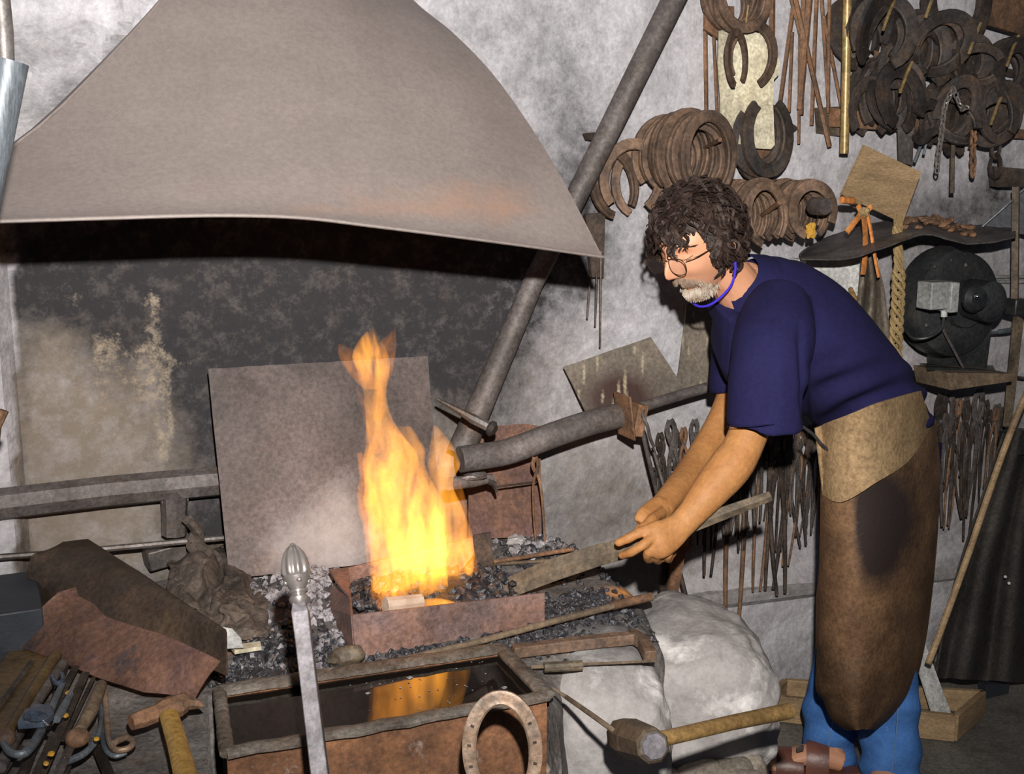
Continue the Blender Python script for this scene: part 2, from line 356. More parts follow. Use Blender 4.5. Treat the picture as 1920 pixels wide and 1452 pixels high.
def field(L, p):
    u, v, d = PX(p); s = 0
    for cu, cv, su, sv, a in L:
        s += a*g2(u, v, cu, cv, su, sv)
    return u, v, s
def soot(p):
    u, v, s = field(SOOT_AND_SHADE, p)
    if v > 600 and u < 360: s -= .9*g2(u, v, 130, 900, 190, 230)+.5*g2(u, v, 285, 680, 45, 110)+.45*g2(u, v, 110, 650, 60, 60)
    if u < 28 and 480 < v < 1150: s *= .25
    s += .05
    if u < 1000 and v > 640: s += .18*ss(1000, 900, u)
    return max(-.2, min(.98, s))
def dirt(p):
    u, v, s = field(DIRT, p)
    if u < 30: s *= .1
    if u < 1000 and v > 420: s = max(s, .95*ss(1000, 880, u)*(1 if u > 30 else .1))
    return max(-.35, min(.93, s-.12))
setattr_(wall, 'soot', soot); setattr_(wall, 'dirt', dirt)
FL = [(145,555,40,12,1),(140,575,30,18,.9),(290,600,22,70,1.2),(300,700,40,60,1.2),(265,560,40,20,.8),(50,620,20,30,.8),(110,640,40,40,1),(190,640,30,40,.8),(230,660,60,60,.8),(180,720,50,60,.7),(240,760,70,50,.8),(310,810,20,60,1.3),(300,840,16,50,1.2),(160,790,20,20,.9),(370,680,50,16,.9),(860,690,60,60,.6),(90,780,60,80,.5),(350,800,40,30,.6)]
setattr_(wall, 'fleck', lambda p: -1.55+1.45*min(1.25, field(FL, p)[2]))
fl_ = obj('floor', grid(lambda a, b: Vector((lerp(-1.2, 5.6, a), lerp(-1, 2.95, b), .004*fbm((a*30, b*20, 0), 3))), 90, 60), floorm); fl_['kind'] = 'structure'
# stone ledge running along the foot of the wall
led = obj('trim_1', tube([W(u, v, y=WY-.02) for u, v in ((1000,1180),(1270,1133),(1540,1100),(1800,1072),(2050,1045))], .030, 10), plaster); led['kind'] = 'structure'
setattr_(led, 'soot', lambda p: .32); setattr_(led, 'fleck', lambda p: -2); setattr_(led, 'dirt', lambda p: .45)

# ================================================================ HEARTH
hx_ = thing('forge_hearth', 'rough grey masonry forge hearth with ash-covered top and rounded boulders at its right end', 'forge', (.6, 2.2, 0))
OUT = [W(u, v, z=HZ) for u, v in ((-120,1452),(-160,1060),(0,1050),(1040,1000),(1130,1040),(1212,1100),(1250,1180),(1150,1230),(1060,1260),(1030,1420),(1000,1560),(-100,1560))]
OUT[1].y = OUT[2].y = WY+.02; OUT[3].y = WY-.03
def sd(x, y):
    ins = False; best = 9
    n = len(OUT)
    for i in range(n):
        a, b = OUT[i], OUT[(i+1) % n]
        if (a.y > y) != (b.y > y) and x < (b.x-a.x)*(y-a.y)/(b.y-a.y)+a.x: ins = not ins
        ex, ey = b.x-a.x, b.y-a.y; t = max(0, min(1, ((x-a.x)*ex+(y-a.y)*ey)/(ex*ex+ey*ey+1e-9)))
        best = min(best, sqrt((x-a.x-ex*t)**2+(y-a.y-ey*t)**2))
    return -best if ins else best
BOXC = [W(690,1228,z=HZ), W(1020,1172,z=HZ)]
TR = dict(FL=W(412,1422,z=HZ+.02), FR=W(1042,1308,z=HZ+.02), BR=W(945,1210,z=HZ+.02), BL=W(398,1292,z=HZ+.02))
TC = (TR['FL']+TR['FR']+TR['BR']+TR['BL'])/4
def intrough(x, y, m=0):
    P = [TR[k] for k in ('FL','FR','BR','BL')]; 
    for i in range(4):
        a, b = P[i], P[(i+1) % 4]; e = Vector((b.x-a.x, b.y-a.y, 0)); n = Vector((-e.y, e.x, 0)).normalized()
        if (x-a.x)*n.x+(y-a.y)*n.y < m: return False
    return True
def hz(x, y):
    d = sd(x, y)
    z = HZ + .006*fbm((x*9, y*9, 2), 4)
    u, v, _ = PX((x, y, HZ))
    z += .045*g2(u, v, 570, 1130, 95, 60) + .02*g2(u, v, 1010, 1040, 90, 30)+ .015*g2(u, v, 540, 1215, 90, 40)
    r = .09
    if d > -r: q = min(1.0, (d+r)/r); z -= r*(1-sqrt(max(0, 1-q*q)))
    if d > 0: z = HZ-r-d*8
    if intrough(x, y, -.012): z = .45
    u2 = PX((x, y, HZ))[0]
    if TR['FL'].x-.01 < x < 1.1 and not intrough(x, y, -.012) and (x-TR['FL'].x)*(TR['FR'].y-TR['FL'].y)/(TR['FR'].x-TR['FL'].x)+TR['FL'].y > y-.0: z = .40+.02*fbm((x*9,y*9,1),3)
    return max(z, .0)
def hp(a, b):
    x = lerp(-.35, 1.62, a); y = lerp(1.42, 2.80, b); return Vector((x, y, hz(x, y)))
ht = obj('hearth_top', grid(hp, 230, 170), hearthm, hx_)
setattr_(ht, 'orangespot', lambda p: 1.1*g2(*PX(p)[:2], 1163, 1112, 30, 10))  # small orange spot on the hearth top
def block(name, c, s, rot, seed, m=stonem, e=3.2, amp=.05, soots=None, n=26):
    M = rotm(*rot); v = []; bm = bmesh.new(); bmesh.ops.create_cube(bm, size=2); bmesh.ops.subdivide_edges(bm, edges=bm.edges[:], cuts=n, use_grid_fill=True)
    for q in bm.verts:
        p = q.co; L_ = (abs(p.x)**e+abs(p.y)**e+abs(p.z)**e)**(1/e); p = p/L_
        k = 1+amp*fbm((p.x*.9+seed, p.y*.9, p.z*.9), 4)+.045*fbm((p.x*2.4+seed, p.y*2.4, p.z*2.4+3), 3)-.03*max(0, noise.noise(Vector((p.x*4+seed, p.y*4, p.z*4)))-.15)+.016*fbm((p.x*7+seed, p.y*7, p.z*7), 3)
        v.append((M @ Vector((p.x*s[0]*k, p.y*s[1]*k, p.z*s[2]*k)))+Vector(c))
    f = [tuple(x.index for x in q.verts) for q in bm.faces]; bm.free()
    o = obj(name, (v, f), m, hx_, angle=60)
    if soots: setattr_(o, 'sooty', soots)
    else: setattr_(o, 'sooty', lambda p: -.3)
    return o
def stsoot(p):
    u, v, _ = PX(p); return -.26+.75*ss(1290, 1150, v)*ss(1400, 1150, u)+.34*ss(HZ-.09, HZ-.01, p.z)
b1 = block('boulder', W(1285,1290,z=.47)+Vector((.015,.035,-.015)), (.178,.215,.178), (0,-5,-14), 2, amp=.11, soots=stsoot, e=3.3)
b2 = block('boulder', W(1120,1385,z=.47)+Vector((0,.05,0)), (.150,.225,.205), (0,-3,-8), 5, amp=.10, soots=stsoot, e=3)
b3 = block('boulder', W(1040,1450,z=.42)+Vector((.05,.02,-.10)), (.13,.15,.19), (0,0,0), 8, amp=.10)
b4 = block('boulder', W(1340,1380,z=.25)+Vector((0,.12,-.06)), (.17,.22,.26), (0,0,-10), 11, amp=.10)
cob = [(1215,1432,34,20),(1262,1422,30,22),(1300,1400,34,20),(1345,1412,42,24),(1395,1402,36,24),(1245,1470,34,20),(1310,1455,40,22),(1370,1456,42,24),(1405,1445,30,26),(1180,1462,30,22),(1405,1475,30,22),(985,1437,40,9),(905,1432,34,9),(935,1450,34,10)]
for i, (u, v, a, b) in enumerate(cob):
    c = W(u, v, z=.36 if u > 1100 else .52); d = PX(c)[2]; k = d/FPX
    block('cobble', c, (a*k, a*k*1.1, b*k*1.2), (8*i % 17, 5, i*33), 20+i, m=cobblem, e=3, amp=.1, n=7)
# ---- coal and ash
def chunks(pts, m, name, parent, label=None):
    g = G()
    for (p, r, sd_) in pts:
        s = (random.uniform(.7,1.2), random.uniform(.7,1.2), random.uniform(.5,.9)); g.add(*ico(1, p, r, s, .5, 1.3, sd_, rotm(random.uniform(0,180), random.uniform(0,180), 0)))
    o = obj(name, g, m, parent, angle=25); o['kind'] = 'stuff'; return o
def scatter(n, cu, cv, su, sv, r0, r1, box=None):
    out = []
    while len(out) < n:
        u, v = random.gauss(cu, su), random.gauss(cv, sv)
        p = W(u, v, z=HZ+.005)
        if sd(p.x, p.y) > -.015 or intrough(p.x, p.y, -.02): continue
        if inbox(p.x, p.y): continue
        p.z = hz(p.x, p.y)+.003; out.append((p, random.uniform(r0, r1), random.random()*90))
    return out
# firebox
BF = [W(688,1228,z=HZ), W(1020,1170,z=HZ)]
bx = (BF[1]-BF[0]); bl = bx.length; bxd = bx.normalized(); byd = Vector((-bxd.y, bxd.x, 0))
BD = .30
def inbox(x, y):
    q = Vector((x, y, HZ))-BF[0]; a, b = q.dot(bxd), q.dot(byd); return -.01 < a < bl+.01 and -.01 < b < BD+.01
coals = scatter(420, 1090, 1195, 120, 14, .004, .011)+scatter(160, 1020, 1060, 80, 22, .006, .012)+scatter(260, 1040, 1150, 80, 16, .005, .012)
coals += scatter(330, 560, 1225, 90, 20, .005, .012)+scatter(200, 480, 1270, 40, 10, .005, .011)+scatter(120, 1120, 1130, 40, 14, .004, .009)+scatter(130, 830, 1222, 110, 8, .004, .009)+scatter(160, 600, 1110, 60, 40, .004, .009)
chunks(coals, coalm, 'coal', hx_)
chunks(scatter(420, 590, 1130, 55, 38, .005, .014)+scatter(50, 500, 1250, 60, 20, .004, .008)+scatter(60, 990, 1030, 40, 12, .005, .013), ashm, 'clinker_and_ash', hx_)
one('white_clinker_lump', ico(3, W(968,1014,z=HZ+.025), .018, (1.3,1,.8), .5, 2, 4), stonem, 'white lump of clinker lying on the black coal beside the red plate', 'clinker')
# ================================================================ HOOD
LIP = [(-330,424),(0,415),(200,409),(400,404),(560,408),(700,424),(850,443),(1000,463),(1130,482)]
LE = [(-330,424),(-200,330),(-40,220),(60,110),(165,40)]
def hood_f(a, b):
    # a along the lip (0 left,1 right); b upwards
    ul = [-330,-120,60,205,330,420,500]; ur = [1130,1062,1000,925,850,775,700]; vl = [424,360,250,110,-30,-160,-300]; vr = [482,350,245,140,62,0,-90]
    lu, ru, lv, rv = spl(ul, b), spl(ur, b), spl(vl, b), spl(vr, b)
    k = a*8; i = min(7, int(k)); t = k-i
    lipu, lipv = spl([q[0] for q in LIP], a), spl([q[1] for q in LIP], a)
    base = lerp(424, 482, (lipu+330)/1460)
    aa = (lipu+330)/1460
    u = lerp(lu, ru, aa); v = lerp(lv, rv, aa)+(lipv-base)*(1-b)**2
    y = lerp(2.12, 2.74, b**.9)-.07*sin(pi*aa)*(1-b*.5)
    return W(u, v, y=y)
def spl(L, t):
    k = t*(len(L)-1); i = min(len(L)-2, int(k)); s = k-i
    p0, p1, p2, p3 = L[max(i-1,0)], L[i], L[i+1], L[min(i+2,len(L)-1)]
    return .5*((2*p1)+(p2-p0)*s+(2*p0-5*p1+4*p2-p3)*s*s+(3*p1-p0-3*p2+p3)*s**3)
hood = thing('forge_hood', 'large grey-brown sheet metal smoke hood with curved lower lip above the fire', 'hood', W(500,420,y=2.3))
hs = obj('front_sheet', shell(hood_f, 60, 40, .004), hoodm, hood, angle=60)
setattr_(hs, 'rust', lambda p: -.35+.45*g2(*PX(p)[:2], 780, 370, 260, 60)+.35*g2(*PX(p)[:2], 930, 380, 90, 70)+.3*g2(*PX(p)[:2], 380, 350, 120, 30)+.28*g2(*PX(p)[:2], 600, 395, 600, 12))
for aa in (0, 1):
    def side(a, b, aa=aa):
        p = hood_f(aa, b); return Vector((p.x, lerp(p.y, WY, a), p.z-.0*a))
    sp = obj('side_sheet', shell(side, 6, 20, .004), hoodm, hood); setattr_(sp, 'rust', lambda p: -.3)
lipp = [hood_f(i/60, 0)+Vector((0,-.002,0)) for i in range(61)]
lp = obj('rolled_lip', tube(lipp, .0035, 6), hoodm, hood); setattr_(lp, 'rust', lambda p: -.1)

# ================================================================ PIPES
one('flue_pipe', G().add(*tube([W(1292,-60,y=2.70), W(1100,330,y=2.72), W(1000,530,y=2.73)], [.031,.029,.027], 16)).add(*tube([W(1000,530,y=2.73), W(918,720,y=2.72), W(862,852,y=2.70)], [.027,.032,.036], 16)), pipem,
    'long grey iron pipe slanting down behind the hood from the top edge', 'pipe')
ap = smoothpath([W(862,862,y=2.62), W(910,855,y=2.62), W(960,845,y=2.62), W(1040,815,y=2.62), W(1110,792,y=2.63), W(1180,775,y=2.66)], 5)
bp_ = thing('air_pipe', 'bent thick air pipe on the wall right of the flames, with rusty slide valve', 'pipe', ap[0])
obj('thick_section', tube(ap, .033, 16), pipem, bp_)
obj('thin_section', tube(smoothpath([W(1190,768,y=2.66), W(1260,746,y=2.66), W(1345,722,y=2.66), W(1480,690,y=2.66)], 4), .015, 12), pipem, bp_)
vc = W(1190,785,y=2.62)
vg = obj('valve_gate', G().add(*boxm3(vc, (.03,.07,.085), rotm(0,12,0))).add(*boxm3(vc+Vector((-.03,0,.01)), (.006,.09,.12), rotm(0,-8,0))), rust, bp_, bevel=.003)
obj('valve_hook', tube(smoothpath([vc+Vector((.01,-.03,.03)), W(1205,780,y=2.58), W(1214,800,y=2.57), W(1219,822,y=2.57), W(1226,838,y=2.57)], 4), .0045, 8), irong, bp_)
obj('valve_lever', tube(smoothpath([vc+Vector((0,-.03,.0)), W(1216,860,y=2.60), W(1232,925,y=2.62)], 4), .006, 8), irong, bp_)
lr = thing('left_manifold_pipe', 'octagonal iron pipe running across the wall at left with short drop leg', 'pipe', W(200,930,y=2.7)); lr.name = 'manifold_pipe'
obj('pipe_body', tube([W(-220,985,y=2.76), W(0,946,y=2.76), W(200,922,y=2.76), W(470,897,y=2.76)], .037, 8), pipem, lr)
obj('drop_leg', tube([W(327,915,y=2.76), W(327,960,y=2.76), W(327,1003,y=2.76)], [.034,.030,.029], 8), pipem, lr)
obj('weld_fillet', G().add(*tube([W(302,942,y=2.76), W(352,935,y=2.76)], [.012,.012], 8)), pipem, lr)
one('thin_rod', tube([W(-200,1060,y=2.72), W(0,1045,y=2.72), W(150,1034,y=2.72), W(430,1008,y=2.72)], .0075, 8), irong, 'thin iron rod along the wall below the octagonal pipe', 'rod')
nz = thing('air_nozzle', 'short flaking iron nozzle sticking out just right of the flames', 'nozzle', W(880,905,y=2.55))
obj('nozzle_tube', tube([W(840,908,y=2.50), W(885,903,y=2.52), W(922,897,y=2.54)], [.016,.015,.011], 12), pipem, nz)
obj('flaked_scale', ico(2, W(890,893,y=2.50), .018, (1.9,.8,.45), .6, 2, 3), irong, nz)
obj('nozzle_hook', tube([W(912,900,y=2.53), W(927,908,y=2.53), W(932,923,y=2.53)], [.009,.007,.003], 6), irong, nz)

# back plate behind the fire
PB = dict(TL=W(390,692,y=2.70), TR=W(802,668,y=2.70), BR=W(832,1045,y=2.56), BL=W(430,1085,y=2.60))
def plate_f(a, b):
    p = PB['BL'].lerp(PB['BR'], a).lerp(PB['TL'].lerp(PB['TR'], a), b); return p+Vector((0, .006*fbm((a*3, b*3, 4), 2), .002*noise.noise(Vector((a*20, 0, 0)))))
bpl = one('back_plate', shell(plate_f, 40, 36, .006), platem, 'tall rusty steel plate leaning on the wall behind the flames', 'plate', angle=50)
setattr_(bpl, 'ash', lambda p: -.35+.75*g2(*PX(p)[:2], 620, 1010, 130, 90)+.35*g2(*PX(p)[:2], 640, 920, 40, 110)+.3*g2(*PX(p)[:2], 560, 1060, 90, 60))
rp = [W(u, v, y=y) for u, v, y in ((878,1012,2.66),(878,803,2.78),(985,795,2.78),(1012,800,2.78),(1015,1006,2.66))]
one('red_plate', slab(rp, .005), redrust, 'red-brown steel sheet leaning on the wall between the flames and the small tongs', 'plate')
# spiked hammer stuck beside the pipe
sp = thing('spiked_bar', 'dark spike bar with flared head resting across the slanting pipe', 'tool', W(870,775,y=2.6))
obj('spike', tube([W(818,748,y=2.60), W(850,765,y=2.58), W(885,785,y=2.56)], [.003,.007,.012], 8), iron, sp)
obj('shaft', tube([W(883,784,y=2.56), W(920,803,y=2.54)], [.013,.012], 8), irong, sp)
obj('flared_head', lathe([(.004,0),(.018,.001),(.02,.008),(.012,.016)], W(918,802,y=2.54), W(926,806,y=2.53)-W(918,802,y=2.54), 10), irong, sp)

# ================================================================ FIREBOX, FIRE
fb = thing('firebox', 'low open rusty steel box on the hearth holding the burning coals', 'firebox', BF[0])
def fbp(a, b, z): return BF[0]+bxd*a+byd*b+Vector((0,0,z))
hF0, hF1 = W(663,1152,y=BF[0].y).z-HZ, W(1015,1113,y=BF[1].y).z-HZ
obj('front_panel', slab([fbp(-.025,-.004,0), fbp(bl,0,0), fbp(bl,0,hF1), fbp(-.03,-.004,hF0)], .005), boxm, fb)
# left side: low front, tall back, slightly splayed
bL = W(652,1065,y=(fbp(0,BD,0)).y); bR = W(918,1000,y=fbp(bl*.72,BD,0).y); 
obj('side_panel', slab([fbp(-.025,0,0), fbp(-.02,BD,0), bL, fbp(-.03,-.004,hF0)], .005), boxm, fb)
obj('back_panel', slab([fbp(-.02,BD,0), fbp(bl*.74,BD,0), bR, bL], .005), boxm, fb)
eP = [W(888,1004,y=fbp(bl*.66,BD,0).y-.02), W(920,998,y=fbp(bl*.72,BD,0).y-.02), W(928,1110,y=fbp(bl*.72,BD,0).y-.03), W(893,1118,y=fbp(bl*.66,BD,0).y-.03)]
obj('end_panel', slab(eP, .006), iron, fb)
obj('corner_tab', slab([W(652,1066,y=bL.y), W(655,1120,y=BF[0].y+.1), W(635,1098,y=BF[0].y+.16), W(617,1070,y=bL.y)], .005), boxm, fb)
pts = []
for i in range(380):
    a, b = random.uniform(.01, bl-.02), random.uniform(.01, BD-.01)
    pts.append((fbp(a, b, hF0*.55+.02*sin(pi*b/BD)+random.uniform(-.008,.008)-.02*a/bl), random.uniform(.006,.016), random.random()*90))
chunks(pts, coalm, 'coal', fb)
obj('coal_bed', ico(3, fbp(bl*.45, BD*.5, .02), 1, (bl*.48, BD*.48, hF0*.55), .1, 3, 1), coalm, fb)
one('charred_log', tube([W(722,1136,y=BF[0].y+.03), W(790,1128,y=BF[0].y+.04)], [.018,.016], 9), mat('ashy_wood', (.55,.42,.32), (.40,.28,.2), scale=20, rough=.9), 'pale ashy stick of wood lying inside the front edge of the firebox', 'wood')

def flame_mat(name, strength, col=(1,.37,.035), k=1.0):
    m = bpy.data.materials.new(name); m.use_nodes = True; nt = m.node_tree; N = nt.nodes; L = nt.links; N.clear()
    o = N.new('ShaderNodeOutputMaterial'); e = N.new('ShaderNodeEmission'); tc = N.new('ShaderNodeTexCoord'); mp = N.new('ShaderNodeMapping')
    mp.inputs['Scale'].default_value = (1,1,.33); mp.inputs['Rotation'].default_value = (0,.12,0)
    L.new(tc.outputs['Object'], mp.inputs[0])
    n = N.new('ShaderNodeTexNoise'); n.inputs['Scale'].default_value = 26*k; n.inputs['Detail'].default_value = 4; n.inputs['Distortion'].default_value = .9; L.new(mp.outputs[0], n.inputs['Vector'])
    r = N.new('ShaderNodeMapRange'); r.inputs['From Min'].default_value = .40; r.inputs['From Max'].default_value = .66; r.inputs['To Min'].default_value = strength*.25; r.inputs['To Max'].default_value = strength*1.9
    L.new(n.outputs['Fac'], r.inputs['Value'])
    e.inputs[0].default_value = (*col, 1); L.new(r.outputs[0], e.inputs[1]); L.new(e.outputs[0], o.inputs['Volume'])
    m.cycles.volume_step_rate = .6
    return m
fm = flame_mat('flame', 21); fm2 = flame_mat('flame_edge', 11, (1,.30,.022), 1.4)
fire = thing('fire', 'tall yellow-orange flames rising from the firebox', 'fire', fbp(bl*.25, BD*.5, .08))
FY = fbp(bl*.3, BD*.5, 0).y
def tongue(rows, y0, m, thick=.55, ny=18, seed=0, tw=.0):
    """rows: (v, uL, uR) down the picture; a closed lofted body"""
    v = []; f = []; R = []
    vs = [r[0] for r in rows]; K = (len(rows)-1)*5
    for i in range(K+1):
        t = i/K; R.append((spl([r[0] for r in rows], t), spl([r[1] for r in rows], t), spl([r[2] for r in rows], t)))
    for i, (vv, ul, ur) in enumerate(R):
        yc = y0+.015*sin(vv/47+seed)
        a, b = W(ul, vv, y=yc), W(ur, vv, y=yc); c = (a+b)/2; h = (b-a)/2; dpt = h.length*thick
        for j in range(ny):
            t = 2*pi*j/ny; wob = 1+.10*noise.noise(Vector((cos(t)*1.5+seed, sin(t)*1.5, vv/28)))
            v.append(c+h*(cos(t)*wob)+Vector((h.y, -h.x, 0)).normalized()*(sin(t)*dpt*wob)*-1)
    for i in range(K):
        for j in range(ny): f.append((i*ny+j, i*ny+(j+1) % ny, (i+1)*ny+(j+1) % ny, (i+1)*ny+j))
    f.append(tuple(range(ny-1,-1,-1))); f.append(tuple(K*ny+j for j in range(ny)))
    return obj('flame_tongue', (v, f), m, fire)
tongue([(612,697,701),(640,672,716),(670,660,730),(700,668,732),(730,680,724),(770,684,730),(810,686,752),(850,684,782),(900,680,800),(960,686,822),(1020,690,835),(1080,694,840),(1130,706,838),(1148,730,810)], FY, fm, seed=1)
tongue([(616,739,742),(650,706,743),(690,700,738),(720,702,728),(760,700,722)], FY+.03, fm2, seed=2)
tongue([(645,633,642),(668,636,682),(700,654,700),(730,680,710)], FY-.02, fm2, seed=3)
tongue([(798,812,818),(830,806,846),(870,800,862),(910,806,850),(960,800,872),(1010,800,884),(1060,806,888),(1110,790,872),(1145,800,850)], FY+.02, fm, seed=4, thick=.5)
tongue([(850,668,700),(890,672,735),(940,668,760),(1000,680,790),(1060,690,800)], FY-.045, fm2, seed=5)
tongue([(800,740,770),(840,760,796),(880,765,800),(940,760,830),(1010,770,850),(1060,770,830)], FY+.05, fm, seed=6)
tongue([(728,664,670),(760,676,690),(800,682,704),(850,686,716)], FY-.05, fm2, seed=7)
tongue([(900,846,862),(960,850,880),(1040,850,892),(1100,840,905),(1140,850,890)], FY+.07, fm2, seed=8)
tongue([(1124,800,830),(1132,788,858),(1142,800,850)], BF[0].y+.03, fm, seed=9)
tongue([(1080,700,720),(1110,694,760),(1145,706,800)], BF[0].y+.05, fm2, seed=10)
# ================================================================ TROUGH
wetm = mat('wet_rust', (.045,.022,.012), (.025,.015,.010), scale=14, rough=.25, bump=.4)
tr = thing('quenching_trough', 'rusty rectangular quenching trough of dark water in front of the fire', 'trough', TC-Vector((0,0,.25)))
K4 = ('FL','FR','BR','BL')
def inset(m, z):
    out = []
    for i in range(4):
        p = TR[K4[i]]; q = TR[K4[i-1]]; r = TR[K4[(i+1) % 4]]
        out.append(p+((q-p).normalized()+(r-p).normalized())*m+Vector((0,0,z)))
    return out
def wallring(mo, mi, z0, z1):
    a, b, c, d = inset(mo, z1), inset(mi, z1), inset(mi, z0), inset(mo, z0); v = a+b+c+d; f = []
    for i in range(4):
        j = (i+1) % 4
        f += [(i, j, 4+j, 4+i), (4+i, 4+j, 8+j, 8+i), (8+i, 8+j, 12+j, 12+i), (12+i, 12+j, j, i)]
    return v, f
obj('trough_body', wallring(.012, .022, -.30, -.004), troughr, tr)
obj('wet_lining', wallring(.0221, .026, -.28, -.012), wetm, tr)
obj('trough_bottom', slab(inset(.012, -.29), .01, (0,0,1)), troughr, tr)
for i in range(4):
    a, b = inset(.012, 0)[i], inset(.012, 0)[(i+1) % 4]
    P = [a.lerp(b, t/24) for t in range(25)]
    P = [p+Vector((0, 0, .0035*noise.noise(p*23))) for p in P]
    wd = (.017, .016, .021, .013)[i]
    obj('rim', tube(P, [(.009, wd+.002*noise.noise(p*31)) for p in P], 10, up=(0,0,1), fixed=True), troughm, tr, angle=50)
wa = obj('water', slab(inset(.016, -.016), .01, (0,0,1)), waterm, tr, smooth=False)
g = G()
for i in range(46):
    q = inset(.03, -.010); a, b = random.random(), random.random(); a = a*.6+.4
    g.add(*ico(1, q[0].lerp(q[1], a).lerp(q[3].lerp(q[2], a), b), random.uniform(.001,.0022), (1,1,.3), .3, 1, i))
for u, v in ((768,1271),(690,1300),(945,1290),(965,1308)): g.add(*ico(1, W(u, v, z=HZ+.02-.010), .005, (1.3,1,.25), .4, 2, u))
obj('floating_flakes', g, ashm, tr)['kind'] = 'stuff'
one('mortar_bed', ico(4, W(930,1440,z=.45)+Vector((0,.04,-.05)), 1, (.16,.06,.05), .5, 3, 7), stonem, 'lump of pale mortar below the right front corner of the trough', 'mortar')
# ================================================================ THINGS ON THE WALL
def shoe_geo(a=.062, b=.072, wd=.011, th=.0045, op=140, n=22, heel=.8):
    P = []; R = []
    for i in range(n+1):
        t = radians(lerp(-op, op, i/n)); P.append(Vector((a*sin(t), 0, b*cos(t)))); k = abs(i/n*2-1)
        R.append((th, wd*(1-(1-heel)*k**3)))
    v = []; f = []
    for i, p in enumerate(P):
        t = (P[min(i+1, n)]-P[max(i-1, 0)]).normalized(); nrm = Vector((t.z, 0, -t.x)); th_, w_ = R[i]
        if nrm.dot(p) < 0: nrm = -nrm
        v += [p+nrm*w_+Vector((0,-th_*.7,0)), p+nrm*w_*.55+Vector((0,-th_,0)), p-nrm*w_*.1+Vector((0,-th_*.55,0)), p-nrm*w_*.75+Vector((0,-th_,0)), p-nrm*w_+Vector((0,-th_*.6,0)), p-nrm*w_+Vector((0,th_,0)), p+nrm*w_+Vector((0,th_,0))]
    for i in range(n):
        for j in range(7): f.append((i*7+j, i*7+(j+1) % 7, (i+1)*7+(j+1) % 7, (i+1)*7+j))
    f.append(tuple(range(6,-1,-1))); f.append(tuple(n*7+j for j in range(7))); return v, f
def raw(name, vf, m):
    me = bpy.data.meshes.new(name); me.from_pydata([tuple(p) for p in vf[0]], [], vf[1])
    bm = bmesh.new(); bm.from_mesh(me); bmesh.ops.recalc_face_normals(bm, faces=bm.faces); bm.to_mesh(me); bm.free()
    me.polygons.foreach_set('use_smooth', [True]*len(me.polygons)); me.set_sharp_from_angle(angle=radians(38)); me.materials.append(m); return me
SH = {}
for key, m_ in (('r', shoem), ('d', shoed)):
    q_ = 1.35 if key == 'd' else 1
    SH[key] = [raw('horseshoe', shoe_geo(wd=.0115*q_), m_), raw('horseshoe', shoe_geo(.052, .070, .0105*q_, .005, 150), m_), raw('horseshoe', shoe_geo(.060, .066, .014*q_, .004, 138), m_)]
def shoe(c, key, roll=0, yaw=0, tilt=0, sc=1, var=None, label='', group=None):
    me = SH[key][random.randrange(3) if var is None else var]
    o = bpy.data.objects.new('horseshoe', me); S.collection.objects.link(o)
    o.matrix_world = Matrix.Translation(c) @ rotm(0,0,yaw) @ rotm(tilt,0,0) @ rotm(0,roll,0) @ Matrix.Scale(sc, 4)
    return tag(o, label, 'horseshoe', group)
ORD = ['front','second','third','fourth','fifth','sixth','seventh','eighth','ninth','tenth','eleventh']
def stack(u, v, n, key, label, group, out=.25, step=.022, sc=1.15, rs=12, jit=.004, roll0=0, yaw0=0, wob=5):
    """n shoes threaded on one peg; the front one is centred on pixel (u, v) at its real distance"""
    c = W(u, v, y=WY-out)
    for i in range(n):
        p = c+Vector((random.uniform(-jit, jit), step*i, random.uniform(-jit, jit)))
        if p.y > WY-.025: break
        shoe(p, key, roll0+random.uniform(-rs, rs), yaw0+random.uniform(-wob, wob), random.uniform(-wob, wob), sc*random.uniform(.95, 1.04), label=(ORD[i]+' ' if i == 0 else ORD[i]+' from front, ')+label, group=group)
stack(1328, 292, 10, 'r', 'rusty horseshoe of the thick roll just above the man\'s hair', 'horseshoe roll above the man', out=.26, sc=1.40, rs=8, roll0=0)
stack(1436, 404, 9, 'r', 'rusty horseshoe of the middle roll right of the man\'s hair', 'horseshoe roll right of the man\'s hair', out=.22, sc=1.12, rs=20, roll0=-10, step=.024)
stack(1525, 398, 8, 'r', 'rusty horseshoe of the roll with yellow rag above the shirt', 'horseshoe roll above the shirt', out=.22, sc=1.1, rs=25, step=.024)
one('short_pipe_offcut', lathe([(.021,0),(.024,.01),(.024,.06),(.015,.062),(.015,.02)], W(1548,388,y=WY-.29), (.15,1,0), 16), irong, 'short grey ring of pipe in front of the yellow-daubed horseshoe roll', 'pipe')
one('yellow_rag', ico(3, W(1520,432,y=WY-.24), .016, (.9,.5,1.2), .8, 2, 3), yellowm, 'yellow painted scrap wedged under the short ring of pipe', 'scrap')
one('peg', tube([W(1400,425,y=WY-.02), W(1462,380,y=WY-.24)], .007, 8), rust, 'rusty peg crossing the opening of the middle horseshoe roll', 'peg')
one('peg', tube([W(1300,290,y=WY), W(1350,262,y=WY-.28)], .006, 8), rust, 'rusty peg carrying the thick horseshoe roll above the hair', 'peg')
